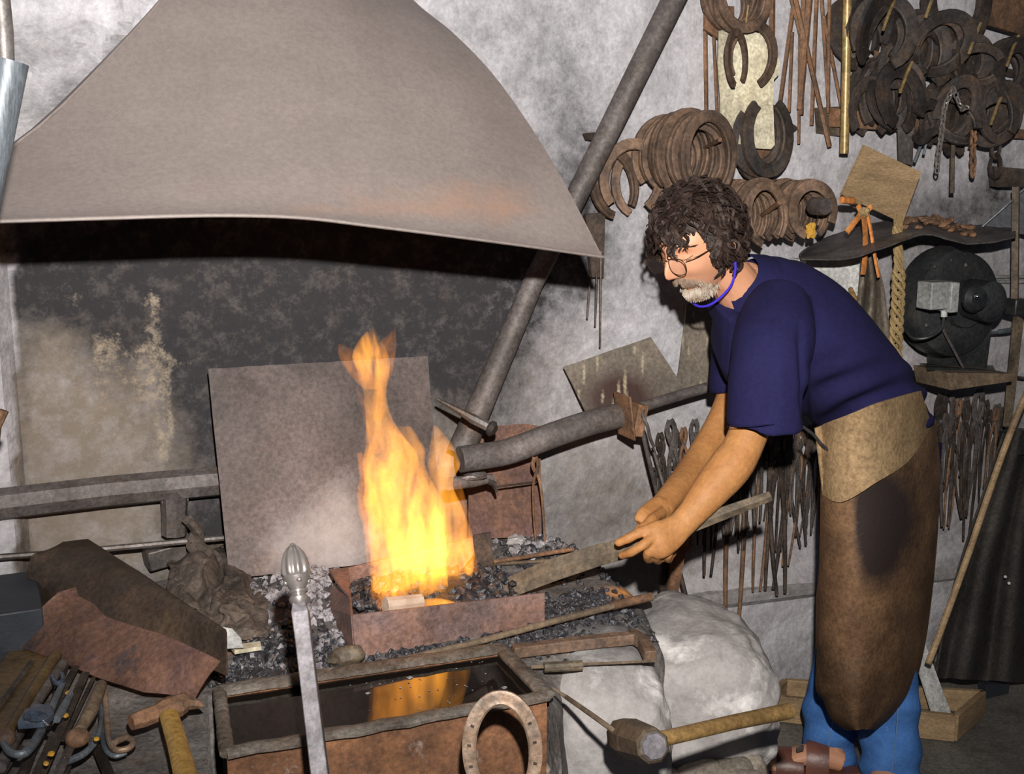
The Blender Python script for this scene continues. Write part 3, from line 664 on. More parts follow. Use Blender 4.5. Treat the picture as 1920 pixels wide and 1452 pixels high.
# two large shoes hanging by the slanting pipe
shoe(W(1152,345,y=WY-.06), 'r', -22, 8, 0, 1.25, 1, 'large rusty horseshoe nearest the slanting pipe, partly behind it')
shoe(W(1186,335,y=WY-.09), 'r', 6, -12, 0, 1.25, 0, 'large rusty horseshoe with a doubled leg hanging right of the slanting pipe')
shoe(W(1196,345,y=WY-.05), 'r', -8, -12, 0, 1.2, 1, 'rusty horseshoe hanging directly behind the large doubled one beside the slanting pipe')
one('wall_bracket', slab([W(1095,250,y=WY-.02), W(1150,246,y=WY-.12), W(1150,262,y=WY-.12), W(1100,262,y=WY-.02)], .012), iron, 'small dark bracket on the sooty wall left of the slanting pipe', 'bracket')
one('soot_bar', slab([W(1096,402,y=WY-.04), W(1133,398,y=WY-.04), W(1130,520,y=WY-.04), W(1108,520,y=WY-.04)], .012), iron, 'flat dark bar hanging behind the right tip of the hood', 'bar')
for (a, b, c, d, lab) in ((1107,515,1101,598,'leftmost and shortest'),(1119,515,1116,612,'middle'),(1127,470,1125,652,'rightmost and longest')):
    one('thin_rod', tube([W(a,b,y=WY-.05), W(c,d,y=WY-.05)], [.0035,.0025], 6), iron, lab+' of three thin rods hanging below the right tip of the hood', 'rod')
# cardboard with two shoes
cp = [(1348,58),(1372,52),(1420,62),(1452,66),(1454,100),(1462,118),(1459,140),(1450,150),(1449,200),(1452,272),(1445,280),(1412,278),(1385,270),(1352,272),(1350,180),(1346,120)]
one('cardboard_sheet', slab([W(u,v,y=WY-.09) for u, v in cp], .004), paperm, 'cream stained cardboard sheet hanging behind two horseshoes', 'cardboard')
shoe(W(1382,112,y=WY-.14), 'r', -14, 30, 0, 1.0, 1, 'slim horseshoe on the left in front of the cream cardboard')
shoe(W(1408,105,y=WY-.12), 'r', 12, 0, 0, 1.15, 0, 'larger horseshoe on the right in front of the cream cardboard')
one('hanging_string', tube([W(1403,10,y=WY-.13), W(1397,55,y=WY-.13)], .0025, 6), ropem, 'thin pale string holding the horseshoes over the cardboard', 'string')
stack(1395, -12, 5, 'r', 'rusty horseshoe at the top edge above the cardboard', 'horseshoes above the cardboard', out=.14, sc=1.2, rs=40, step=.02, roll0=180)
one('sheet_scrap', slab([W(1325,10,y=WY-.05), W(1375,12,y=WY-.05), W(1376,60,y=WY-.05), W(1350,75,y=WY-.05), W(1320,55,y=WY-.05)], .008), rust, 'small torn rusty plate above left of the cardboard', 'plate')
stack(1440, 262, 5, 'd', 'dark horseshoe in the loose bunch below right of the cardboard', 'horseshoes behind the cardboard', out=.10, sc=1.35, rs=35, step=.016, roll0=150, jit=.015)
one('sheet_scrap', slab([W(1380,275,y=WY-.05), W(1470,285,y=WY-.05), W(1460,312,y=WY-.06), W(1415,328,y=WY-.05), W(1390,310,y=WY-.05)], .006), rust, 'bent rusty plate under the bunch of shoes below the cardboard', 'plate')
one('sheet_scrap', slab([W(1462,215,y=WY-.03), W(1496,240,y=WY-.03), W(1470,262,y=WY-.03), W(1455,240,y=WY-.03)], .006), iron, 'pointed dark plate right of the bunch below the cardboard', 'plate')
# hanging rods
RODS = [(1322,-20,1325,240,5),(1335,-20,1345,210,4),(1362,60,1366,110,9),(1448,-20,1447,120,8),(1425,-20,1424,60,6),(1492,-20,1462,200,6),(1486,60,1480,210,4.5),(1488,-20,1556,275,6),(1508,-20,1502,215,7),(1520,-20,1500,205,8),(1532,-20,1522,235,5.5),(1500,60,1498,270,4),(1540,-20,1555,215,5),(1556,-20,1553,212,4.5),(1480,-20,1510,100,5),(1545,30,1578,200,4.5),(1604,-20,1600,150,5),(1607,140,1625,205,3)]
for i, (a, b, c, d, r) in enumerate(sorted(RODS)):
    k = 3.25/FPX*.9
    lab = 'rusty iron rod hanging on the wall left of the pale round pole' if a > 1470 and a < 1570 else ('rusty flat rod hanging beside the cream cardboard' if a < 1470 else 'dark rod hanging just right of the pale round pole')
    lab = ('%s, counted from the left of the wall rods' % (ORD[i] if 0 < i < 11 else 'first' if i == 0 else ['twelfth','thirteenth','fourteenth','fifteenth','sixteenth','seventeenth','eighteenth','nineteenth'][i-11])).join((lab.split(' hanging')[0]+', ', '')) if a > 1470 and a < 1570 else (['leftmost','second','third','fourth','fifth','sixth','seventh'][i]+' from left of the rusty flat rods beside the cream cardboard' if a < 1470 else lab+(', the lower crooked one' if a > 1606 else ''))
    o = one('iron_rod', tube([W(a,b,y=WY-.03-.008*(i % 4)), W(c,d,y=WY-.03-.008*(i % 4))], [(r*k*.5, r*k), (r*k*.5, r*k)], 4, up=(0,1,0), fixed=True), rust, lab, 'rod', {True:'iron rods left of the pale pole', False:'rods beside the cardboard' if a < 1470 else 'rods right of the pale pole'}[1470 < a < 1570])
one('round_pole', tube([W(1590,-60,y=WY-.11), W(1586,150,y=WY-.11), W(1583,288,y=WY-.11)], .0125, 14), brass, 'pale brownish round pole hanging from the top edge above the square board', 'pole')
one('glass_tube', tube([W(1617,-20,y=WY-.08), W(1611,60,y=WY-.08), W(1606,120,y=WY-.08)], .006, 10), silver, 'thin shiny tube beside the pale round pole', 'tube')
# rails with pegs
one('wall_rail', slab([W(1700,92,y=WY-.04), W(1925,136,y=WY-.04), W(1925,150,y=WY-.04), W(1700,104,y=WY-.04)], .015), iron, 'upper dark rail behind the bunches of horseshoes at top right', 'rail')
one('wall_rail', slab([W(1558,203,y=WY-.05), W(1940,246,y=WY-.05), W(1940,262,y=WY-.05), W(1558,238,y=WY-.05)], .02), rust, 'lower rusty rail behind the second row of horseshoes', 'rail')
one('wood_block', slab([W(1533,202,y=WY-.02), W(1568,200,y=WY-.02), W(1568,255,y=WY-.02), W(1536,250,y=WY-.02)], .03), barwood, 'greyish wooden block behind the lower end of the pale pole', 'block')
DK = [(1662, 62, 7, 1.45, 20, 'with the leftmost brass peg in the upper row', 0), (1762, 92, 7, 1.35, 30, 'second bunch of the upper row', 25), (1832, 118, 6, 1.15, 40, 'third bunch of the upper row', -30), (1912, 128, 5, 1.3, 30, 'cut off by the right edge', 0),
      (1697, 182, 8, 1.35, 26, 'on the fat peg above the square board', 0), (1798, 212, 6, 1.25, 40, 'behind the silver chain', 10), (1876, 216, 7, 1.35, 30, 'last bunch of the lower row', 30), (1744, 222, 4, .9, 60, 'between the fat peg and the silver chain', 0)]
for u, v, n, sc, rs, lab, r0 in DK:
    stack(u, v, n, 'd', 'dark horseshoe in bunch '+lab, 'horseshoe bunch '+lab, out=.17, sc=sc*.92, rs=rs*1.6, step=.018, jit=.016, roll0=r0, wob=24)
for u, v in ((1668,18),(1829,62),(1900,85),(1700,135),(1870,195),(1748,-6)):
    one('peg', tube([W(u+10,v-18,y=WY-.16), W(u,v+4,y=WY-.19), W(u-12,v+38,y=WY-.215)], [.0045,.005,.0045], 8), brass, 'brass-coloured peg through the horseshoe bunch at '+{1668:'the left of the upper row',1829:'the third place of the upper row',1900:'the right edge of the upper row',1700:'the left of the lower row',1870:'the right of the lower row',1748:'the top edge'}[u], 'peg')
for u, v, r, k_, lab in ((1795,-4,175,1.7,'huge dark horseshoe with its toe down at the top edge'),(1632,205,4,1.05,'single rusty horseshoe with both legs down left of the fat peg'),(1680,120,195,.8,'horseshoe dangling under the leftmost upper bunch')):
    shoe(W(u,v,y=WY-.12), 'd', r, 0, 0, k_, 0, lab)
one('flat_bar', slab([W(1640,95,y=WY-.09), W(1672,108,y=WY-.09), W(1652,155,y=WY-.09), W(1640,148,y=WY-.09)], .006), rust, 'short rusty flat bar slanting under the leftmost upper bunch', 'bar')
one('perforated_plate', slab([W(1838,-30,y=WY-.10), W(1950,-30,y=WY-.10), W(1950,70,y=WY-.10), W(1905,64,y=WY-.10), W(1842,46,y=WY-.10)], .02), rust, 'dark rusty plate in the top right corner', 'plate')
one('flat_bar', slab([W(1683,215,y=WY-.13), W(1713,215,y=WY-.13), W(1710,310,y=WY-.13), W(1686,305,y=WY-.13)], .006), irong, 'wide grey flat bar hanging above the square board', 'bar')
pl_ = thing('pincers', 'pale worn pincers hanging right of the wide grey flat bar', 'pincers', W(1735,240,y=WY-.1))
obj('jaw', ico(2, W(1735,250,y=WY-.1), .018, (.8,.5,1.4), .3, 2, 3), galv, pl_); obj('handle', tube([W(1730,262,y=WY-.1), W(1722,285,y=WY-.1), W(1714,305,y=WY-.1)], .005, 6), galv, pl_); obj('handle', tube([W(1738,262,y=WY-.1), W(1732,290,y=WY-.1)], .004, 6), galv, pl_)
def chain(path, n, lk, m, name, label, cat='chain', wire=.0026, asp=1.6):
    t = thing(name, label, cat, path[0]); P = smoothpath(path, 12); L_ = [0]
    for a, b in zip(P, P[1:]): L_.append(L_[-1]+(b-a).length)
    for i in range(n):
        s = L_[-1]*(i+.5)/n; k = max(j for j in range(len(L_)) if L_[j] <= s); k = min(k, len(P)-2); f = (s-L_[k])/(L_[k+1]-L_[k]+1e-9)
        c = P[k].lerp(P[k+1], f); d = (P[k+1]-P[k]).normalized(); a = Vector((0,1,0)) if i % 2 else Vector((1,.2,0)); a = (a-d*a.dot(d)).normalized()
        ring = [c+d*(lk*asp*.5*cos(q))+a*(lk*.5*sin(q)) for q in [2*pi*j/12 for j in range(13)]]
        obj('link', tube(ring, wire, 5, up=d.cross(a), caps=False), m, t)
    return t
chain([W(1788,165,y=WY-.2), W(1772,200,y=WY-.22), W(1766,245,y=WY-.21), W(1760,290,y=WY-.2), W(1757,322,y=WY-.2)], 18, .016, silver, 'silver_chain', 'shiny twisted chain hanging in the middle of the lower horseshoe row')
chain([W(1788,165,y=WY-.2), W(1797,190,y=WY-.23), W(1806,205,y=WY-.22), W(1815,200,y=WY-.2)], 7, .014, silver, 'short_chain', 'short shiny loop of chain right of the long twisted chain')
one('shackle_pin', tube([W(1788,255,y=WY-.14), W(1786,300,y=WY-.14), W(1785,362,y=WY-.14)], [.007,.006,.007], 8), barwood, 'brown pin bar hanging below the horseshoes right of the silver chain', 'bar')
chain([W(1826,235,y=WY-.13), W(1824,330,y=WY-.13)], 5, .018, rust, 'rusty_chain', 'rusty chain of long links hanging right of the brown pin bar', wire=.0045, asp=2.1)
chain([W(1868,255,y=WY-.13), W(1866,330,y=WY-.13)], 2, .042, iron, 'big_link_chain', 'two big dark chain links hanging under the last lower bunch', wire=.006, asp=1.7)
for a, b, lab in ((1776,1778,'left'),(1800,1800,'right')):
    one('hook_bar', slab([W(a-8,225,y=WY-.1), W(a+8,225,y=WY-.1), W(b+7,285,y=WY-.1), W(b,292,y=WY-.1), W(b-7,284,y=WY-.1)], .008), iron, lab+' one of two dark round-ended bars below the silver chain bunch', 'bar')
one('lever_arm', slab([W(1858,312,y=WY-.08), W(1935,318,y=WY-.12), W(1935,350,y=WY-.12), W(1862,350,y=WY-.08)], .04), iron, 'dark iron arm reaching in from the right edge below the big chain links', 'bar')
# square board, straps, aprons, rope
one('square_board', slab([W(1620,272,y=WY-.20), W(1725,322,y=WY-.20), W(1690,418,y=WY-.17), W(1577,365,y=WY-.17)], .012), board, 'tilted square brown board hanging by one corner', 'board', smooth=False)
sd2 = thing('screwdriver', 'orange-handled tool stuck under the left corner of the square board', 'tool', W(1590,375,y=WY-.24))
obj('handle', tube([W(1578,375,y=WY-.25), W(1600,377,y=WY-.24)], .010, 8), orangem, sd2); obj('ferrule', tube([W(1600,377,y=WY-.24), W(1614,381,y=WY-.23)], .006, 8), ropem, sd2)
sb = thing('strap_bundle', 'orange leather straps knotted together and hanging below the square board', 'straps', W(1618,400,y=WY-.22))
for P, wd in (([(1622,392),(1606,412),(1588,436)], .009), ([(1618,395),(1622,430),(1622,480),(1618,515)], .009), ([(1626,395),(1634,440),(1642,490),(1648,520)], .006), ([(1608,385),(1618,398),(1634,388)], .008)):
    Q = smoothpath([W(u,v,y=WY-.24) for u, v in P], 5); obj('strap', tube(Q, [(.0025, wd)]*len(Q), 4, up=(0,1,0), fixed=True), orangem, sb)
obj('knot', ico(3, W(1620,398,y=WY-.245), .014, (1,1,1), .5, 2, 1), ropem, sb)
def hangcloth(Lp, Rp, y0, folds, amp, name, m, label, cat, nu=30, nv=26, th=.004, seed=0, parent=None):
    def fn(a, b):
        l, r = spl([p[0] for p in Lp], b), spl([p[0] for p in Rp], b); vl, vr = spl([p[1] for p in Lp], b), spl([p[1] for p in Rp], b)
        yy = y0-amp*sin(folds*2*pi*a+seed+b*1.5)*(.5+.5*b)-amp*.5*noise.noise(Vector((a*4+seed, b*3, 0)))
        return W(lerp(l, r, a), lerp(vl, vr, a), y=yy)
    g_ = shell(fn, nu, nv, th)
    if parent: return obj(name, g_, m, parent, angle=60)
    return one(name, g_, m, label, cat, angle=60)
hangcloth([(1617,475),(1612,540),(1600,620),(1580,700)], [(1640,475),(1656,540),(1664,600),(1690,700)], WY-.16, 2.2, .02, 'hanging_leather_apron', greysheet, 'grey-brown leather apron hanging from the orange straps behind the man\'s back', 'apron')
rb = thing('rope_hank', 'tan braided rope hank hanging from the board beside the black blower', 'rope', W(1680,560,y=WY-.2))
for k in range(4):
    P = []
    for i in range(60):
        t = i/59; v = lerp(425, 700, t); u = 1682+3*sin(t*5); wdt = (.010 if t < .3 else .017)
        c = W(u, v, y=WY-.2); ph = t*26+k*pi/2; P.append(c+Vector((wdt*cos(ph), wdt*.6*sin(ph), 0)))
    obj('strand', tube(P, .0062, 6), ropem, rb)
obj('board_strap', slab([W(1676,400,y=WY-.19), W(1692,405,y=WY-.19), W(1690,460,y=WY-.19), W(1678,460,y=WY-.19)], .005), ropem, rb)
# metal cover above blower
def cover(a, b):
    U0 = [1500,1560,1640,1730,1820,1905]; V0 = [478,442,420,410,424,418]; U1 = [1503,1585,1668,1740,1812,1905]; V1 = [488,487,462,442,459,446]
    p = W(spl(U0, a), spl(V0, a), y=WY-.03); q = W(spl(U1, a), spl(V1, a), y=WY-.30); return p.lerp(q, b)+Vector((0,0,.006*fbm((a*6, b*3, 0), 3)))
one('sheet_metal_cover', shell(cover, 50, 14, .004), irong, 'crumpled dark sheet metal shelf above the black blower', 'shelf', angle=50)
rubble = G()
for i in range(60): 
    a, b = random.uniform(.5,.82), random.uniform(.1,.7); rubble.add(*ico(1, cover(a, b)+Vector((0,0,.008+.018*exp(-((a-.66)/.08)**2)*random.random())), random.uniform(.006,.016), (1,1,.7), .5, 1.5, i))
o = one('scrap_heap', rubble, rust, 'small heap of rusty scrap lying on the dark sheet metal shelf', 'scrap', angle=30); o['kind'] = 'stuff'
one('dark_panel', slab([W(1842,428,y=WY-.06), W(1925,352,y=WY-.16), W(1925,440,y=WY-.16)], .01), darkbox, 'dark triangular sheet leaning at the right edge above the blower', 'sheet')
one('pale_edge_strip', tube([W(1842,425,y=WY-.09), W(1880,392,y=WY-.13), W(1925,350,y=WY-.18)], .003, 6), galv, 'thin pale strip along the dark triangular sheet', 'strip')
one('white_wall_box', boxm3(W(1560,525,y=WY-.05), (.26,.09,.13)), white, 'white painted box on the wall behind the man\'s shoulder', 'box', bevel=.004)
for dv in (0, 9): one('conduit', tube([W(1690,520+dv,y=WY-.02), W(1930,519+dv,y=WY-.02)], .006, 8), greybox, ('upper' if dv == 0 else 'lower')+' of two grey conduits crossing the wall behind the blower', 'conduit')
one('file_handle', tube([W(1594,540,y=WY-.12), W(1606,572,y=WY-.12)], [.006,.012], 10), handlewood, 'small reddish wooden tool handle behind the navy shirt', 'handle')
# ---------------------------------------------------------------- blower
bw = thing('forge_blower', 'big round black forge blower with grey switch box on the wall at right', 'blower', W(1780,700,y=WY-.25))
bc = W(1776,566,y=WY-.13); ax = Vector((0,-1,0))
rr_ = .158
def snail(n=40):
    v = []; f = []
    prof = [(.0,-.055),(.82,-.055),(.95,-.045),(1.0,-.02),(1.0,.03),(.96,.05),(.80,.06),(.45,.064),(.43,.085),(0,.085)]
    for k, (r, h) in enumerate(prof):
        for j in range(n):
            t = 2*pi*j/n; R_ = r*rr_*(1+.09*(j/n if r > .7 else 0)); v.append(bc+Vector((R_*sin(t), -h, R_*cos(t))))
    for k in range(len(prof)-1):
        for j in range(n): f.append((k*n+j, k*n+(j+1) % n, (k+1)*n+(j+1) % n, (k+1)*n+j))
    return v, f
obj('fan_housing', snail(), blackm, bw)
obj('motor', lathe([(.055,0),(.06,.01),(.06,.09),(.05,.10),(.03,.105)], W(1815,560,y=WY-.20), ax, 24), blackm, bw)
obj('motor_cap', lathe([(.038,0),(.040,.012),(.03,.03),(.012,.034)], W(1822,560,y=WY-.305), ax, 20), blackm, bw)
obj('shaft_nut', ico(2, W(1832,556,y=WY-.35), .009), chrome, bw)
sbx = obj('switch_box', boxm3(W(1752,553,y=WY-.27), (.078,.06,.078)), greybox, bw, bevel=.004)
obj('switch_box_lid', boxm3(W(1775,556,y=WY-.275), (.030,.066,.086)), greybox, bw, bevel=.003)
obj('cable_gland', tube([W(1770,582,y=WY-.28), W(1770,594,y=WY-.28)], .009, 10), white, bw)
obj('cable', tube(smoothpath([W(1770,594,y=WY-.28), W(1764,618,y=WY-.28), W(1740,633,y=WY-.27), W(1712,634,y=WY-.24), W(1698,620,y=WY-.2)], 5), .004, 8), blackm, bw)
for u, v in ((1752,500),(1782,488),(1810,497),(1736,610),(1738,560)): obj('bolt', lathe([(.006,0),(.006,.004),(.003,.006)], W(u,v,y=WY-.195), ax, 6), irong, bw)
obj('outlet', slab([W(1762,610,y=WY-.1), W(1832,610,y=WY-.1), W(1822,690,y=WY-.1), W(1765,690,y=WY-.1)], .12), blackm, bw)
obj('support_leg', tube([W(1768,618,y=WY-.23), W(1806,690,y=WY-.23)], .004, 6), irong, bw)
obj('mount_flange', slab([W(1725,684,y=WY-.02), W(1862,688,y=WY-.02), W(1866,698,y=WY-.26), W(1740,692,y=WY-.26)], .010), blackm, bw)
one('wooden_bracket_shelf', slab([W(1744,692,y=WY-.24), W(1864,694,y=WY-.24), W(1864,708,y=WY-.24), W(1750,724,y=WY-.24)], .14, (0,1,0)), oldwood, 'thick dark wooden bracket board carrying the black blower', 'shelf', smooth=False)
one('thin_rod', tube([W(1790,690,y=WY-.08), W(1940,712,y=WY-.08)], .004, 6), iron, 'thin iron rod running to the right edge from under the blower', 'rod')
one('grease_pump', G().add(*tube([W(1850,625,y=WY-.1), W(1890,622,y=WY-.1), W(1900,612,y=WY-.1)], .005, 8)).add(*tube([W(1873,622,y=WY-.1), W(1893,620,y=WY-.1)], .008, 8)), galv, 'small bright fitting on a black hose right of the blower', 'fitting')
one('upright_post', tube([W(1905,350,y=WY-.2), W(1903,560,y=WY-.2)], [(.010,.016),(.010,.016)], 4, up=(0,1,0), fixed=True), barwood, 'greyish upright post at the right edge beside the blower', 'post')
one('post_clamp', boxm3(W(1904,575,y=WY-.2), (.05,.05,.05)), blackm, 'black clamp on the greyish post at the right edge', 'clamp', bevel=.004)
one('hanging_strip', slab([W(1902,590,y=WY-.2), W(1918,600,y=WY-.2), W(1895,800,y=WY-.2), W(1882,800,y=WY-.2)], .008), barwood, 'long brown strip hanging below the black clamp at the right edge', 'strip')

# ---------------------------------------------------------------- tongs
def tongs_proto(name, jaw, reins, wd, m):
    t = thing(name, 'tongs', 'tongs', (0,0,0)); z = .0
    for s in (-1, 1):
        P = smoothpath([(-s*.004,0,.09*jaw), (-s*.015*jaw,0,.06*jaw), (-s*.012,0,.025), (0,s*.004,0), (s*.016,0,-.05), (s*.024,0,-.18*reins), (s*.020,0,-.34*reins), (s*.014,0,-.44*reins)], 4)
        n = len(P); R = [(.004, wd*(1.35 if i < 12 else lerp(1.2, .55, (i-12)/(n-12)))) for i in range(n)]
        obj('tong_arm', tube(P, R, 6, up=(0,1,0), fixed=True), m, t)
    obj('rivet', lathe([(.007,-.009),(.008,0),(.007,.009)], (0,0,0), (0,-1,0), 10), irong, t)
    return t
TP = [tongs_proto('tongs', 1, 1, .0082, iron), tongs_proto('tongs', 1.25, .8, .0095, irong), tongs_proto('tongs', .8, 1.1, .0068, rust)]
first = [True]*3
def tongs(u, v, off, k, roll, sc, label, group=None, tx=0):
    M = Matrix.Translation(W(u, v, y=WY-off)) @ rotm(tx, 0, 0) @ rotm(0, roll, 0) @ Matrix.Scale(sc, 4)
    if first[k]: first[k] = False; o = TP[k]; o.matrix_world = M; tag(o, label, 'tongs', group); return o
    return dup(TP[k], M, label, group)
one('tongs_rail', tube([W(1225,880,y=WY-.06), W(1400,866,y=WY-.06), W(1560,850,y=WY-.06)], .005, 6), iron, 'thin rail holding the row of tongs behind the man\'s forearm', 'rail')
L1 = [(1242,852,0,-3,.55),(1262,850,1,4,.75),(1282,832,2,-2,.8),(1300,828,1,3,.7),(1322,850,0,-4,.85),(1342,846,0,2,1.05),(1362,850,1,-3,.9),(1385,846,2,0,1.6),(1402,842,0,5,.75),(1420,840,1,-3,.8),(1438,838,2,2,1.15),(1452,842,0,-6,1.3),(1470,838,0,4,1.25),(1488,836,1,-3,.75),(1500,838,2,5,.95),(1515,834,0,-4,.8),(1530,834,1,2,.9),(1545,832,2,-3,.85),(1394,838,1,-9,.9),(1480,832,0,-12,.95)]
rr2 = random.Random(3)
for i in range(16): L1.append((1240+i*19.5+rr2.uniform(-4,4), 842+rr2.uniform(-10,14), i % 2, rr2.uniform(-7,7), rr2.uniform(.5,.85)))
ORN = ['leftmost','second','third','fourth','fifth','sixth','seventh','eighth','ninth','tenth','eleventh','twelfth','thirteenth','fourteenth','fifteenth','sixteenth','seventeenth','eighteenth','nineteenth','twentieth','twenty-first','twenty-second','twenty-third','twenty-fourth','twenty-fifth','twenty-sixth','twenty-seventh','twenty-eighth','twenty-ninth','thirtieth','thirty-first','thirty-second','thirty-third','thirty-fourth','thirty-fifth','thirty-sixth']
L1.sort()
for i, (u, v, k, r, sc) in enumerate(L1): tongs(u, v, .07+.012*(i % 3), k, r, sc*.8, ORN[i]+(' rusty' if k == 2 else ' dark iron')+' tongs from the left on the rail behind the forearms', 'tongs on the rail behind the forearms')
L2 = [(1762,790,0,5,1.05),(1778,800,1,-3,1.1),(1796,780,2,2,.9),(1812,790,0,-4,.85),(1830,786,1,5,1.0),(1848,784,0,-2,.75),(1866,790,2,3,.7),(1880,790,0,0,.6),(1788,830,0,-14,.7)]
for i in range(8): L2.append((1760+i*16+rr2.uniform(-4,4), 790+rr2.uniform(-10,24), i % 2, rr2.uniform(-8,8), rr2.uniform(.5,.95)))
L2.sort()
for i, (u, v, k, r, sc) in enumerate(L2): tongs(u, v, .08+.012*(i % 3), k, r, sc*.85, ORN[i]+(' rusty' if k == 2 else ' dark iron')+' tongs from the left in the row below the blower', 'tongs below the blower')
tongs(1005, 886, .24, 2, -4, .56, 'small rusty tongs standing open against the red-brown steel sheet')
one('thin_rod', tube([W(932,913,y=2.62), W(1012,903,y=2.64)], .0028, 6), iron, 'thin dark wire rod between nozzle and small tongs', 'rod')
# vice-like legs under the hands
st = thing('iron_fork_stand', 'rusty forked iron tool hanging behind the hands with two flat legs', 'tool', W(1262,1060,y=2.6))
obj('leg', slab([W(1240,1015,y=2.6), W(1258,1010,y=2.6), W(1254,1158,y=2.6), W(1236,1156,y=2.6)], .012), iron, st)
obj('leg', slab([W(1262,1010,y=2.58), W(1284,1030,y=2.58), W(1262,1158,y=2.58), W(1248,1156,y=2.58)], .012), rust, st)
obj('tip', boxm3(W(1247,1145,y=2.58), (.03,.03,.03)), iron, st, bevel=.004)
obj('head', ico(2, W(1283,1015,y=2.58), .03, (.8,.6,1.2), .5, 2, 2), rust, st)
one('thin_rod', tube([W(1272,1060,y=2.68), W(1300,1175,y=2.66)], .006, 6), iron, 'dark rod leaning behind the forked iron tool towards the boulder', 'rod')
one('thin_rod', tube([W(1224,840,y=2.72), W(1250,930,y=2.70), W(1280,1000,y=2.69)], .005, 6), irong, 'grey rod hanging behind the far forearm', 'rod')

# ---------------------------------------------------------------- grey sheets on the air pipe
def sheetq(name, q, y, label, attr=True, yb=None):
    qs = [W(u, v, y=y if i < 2 else (yb or y)) for i, (u, v) in enumerate(q)]   # TL TR BR BL
    def fn(a, b): return qs[3].lerp(qs[2], a).lerp(qs[0].lerp(qs[1], a), b)+Vector((0,.004*noise.noise(Vector((a*3, b*3, y))),0))
    o = one(name, shell(fn, 36, 30, .004), greysheet, label, 'sheet', angle=50)
    return o
sh1 = sheetq('steel_sheet', [(1057,688),(1220,632),(1286,732),(1112,800)], 2.76, 'scorched grey steel sheet with yellowish drips leaning above the air pipe', yb=2.70)
sh2 = sheetq('steel_sheet', [(1288,570),(1395,548),(1400,712),(1268,742)], 2.77, 'grey-brown steel sheet behind the man\'s chest', yb=2.71)
DR = [(1190,655,12,.004),(1160,735,22,.006),(1172,720,26,.007),(1150,770,20,.006),(1120,680,20,.004),(1095,700,24,.004),(1130,745,14,.004),(1205,680,26,.004),(1085,740,18,.003),(1176,745,10,.005)]
def drip(p):
    u, v, d = PX(p); return -.25+1.1*max(exp(-((u-a)/(1.6+r*230))**2-((v-b)/h)**2) for a, b, h, r in DR)
def drip2(p):
    u, v, d = PX(p); return -.3+1.0*max(exp(-((u-a)/2.6)**2-((v-b)/h)**2) for a, b, h in ((1280,640,18),(1292,660,14),(1326,640,12),(1300,590,8),(1315,720,10)))
setattr_(sh1, 'burn', lambda p: -.25+1.7*g2(*PX(p)[:2], 1162, 748, 75, 55)); setattr_(sh1, 'drip', drip)
setattr_(sh2, 'burn', lambda p: -.3); setattr_(sh2, 'drip', drip2)
# ================================================================ THE SMITH
man = thing('person', 'bearded man in navy polo shirt and long leather apron bending towards the fire', 'person', W(1620,1452,z=0))
def D2(du, dv): return (Rv*du-Uv*dv).normalized()
skb = G()
# ---- head
yb, pt = radians(15), radians(23)
HXv = Vector((-cos(yb)*cos(pt), -sin(yb)*cos(pt), -sin(pt))); HYv = Vector((sin(yb), -cos(yb), 0)); HZv = HXv.cross(HYv)
HC = W(1311, 449, y=2.22)
HM = Matrix(((HXv.x,HYv.x,HZv.x,HC.x),(HXv.y,HYv.y,HZv.y,HC.y),(HXv.z,HYv.z,HZv.z,HC.z),(0,0,0,1)))
def gs(x, c, s): return exp(-((x-c)/s)**2)
def headp(d):
    """skull and face surface point for a unit direction (x forward, y left, z up)"""
    x, y, z = d.x*.100, d.y*.077, d.z*.120
    if z > 0: z *= .92
    if z < 0:
        t = -z/.120; y *= 1-.28*t**1.6; x = x*(1-.10*t) if x > 0 else x*(1-.42*t**1.1)
    if x > 0:
        f = ss(.15, .7, d.x)
        x = x-.010*f*gs(z, .11, .04)
        x += f*(.0065*gs(z, .026, .011)*gs(y, 0, .05))
        for s in (-1, 1):
            x -= f*.013*gs(y, s*.031, .015)*gs(z, .004, .013)
            x += f*.008*gs(y, s*.031, .011)*gs(z, .000, .0085)
            x += f*.007*gs(y, s*.042, .020)*gs(z, -.034, .018)
            x += f*.004*gs(y, s*.012, .005)*gs(z, -.041, .007)
        ny = gs(y, 0, .0115)
        ramp = ss(.022, -.036, z)*(1 if z > -.038 else exp(-((z+.038)/.009)**2))
        x += f*ny*(.004+.030*ramp)*(1 if z < .03 else 0)*ss(.032, .012, z)
        x += f*(.006*gs(z, -.064, .006)+.006*gs(z, -.077, .006)-.004*gs(z, -.0705, .0022))*gs(y, 0, .024)
        x += f*(.012*gs(z, -.102, .020)*gs(y, 0, .026)-.003*gs(z, -.087, .006)*gs(y, 0, .02))
    return Vector((x, y, z))
nh, nw = 110, 150; v = []; f = []
for i in range(nh+1):
    th = pi*i/nh
    for j in range(nw):
        ph = 2*pi*j/nw; 
        # denser sampling at the face
        ph2 = ph-.55*sin(ph); v.append(HM @ headp(Vector((sin(th)*cos(ph2), sin(th)*sin(ph2), cos(th)))))
for i in range(nh):
    for j in range(nw): f.append((i*nw+j, i*nw+(j+1) % nw, (i+1)*nw+(j+1) % nw, (i+1)*nw+j))
head_shell = (v, f); skb.add(v, f)
for s in (-1, 1):   # ears
    skb.add(*ico(3, (0,0,0), 1, (.018,.008,.030), .15, 2, 1, HM @ Matrix.Translation((-.004, s*.080, -.012)) @ rotm(0, -12, s*-14)))
skb.add(*tube([HM @ Vector((-.02,0,-.05)), W(1368,520,y=2.235), W(1400,565,y=2.25), W(1425,600,y=2.26)], [(.052,.056),(.052,.056),(.058,.062),(.07,.09)], 20))
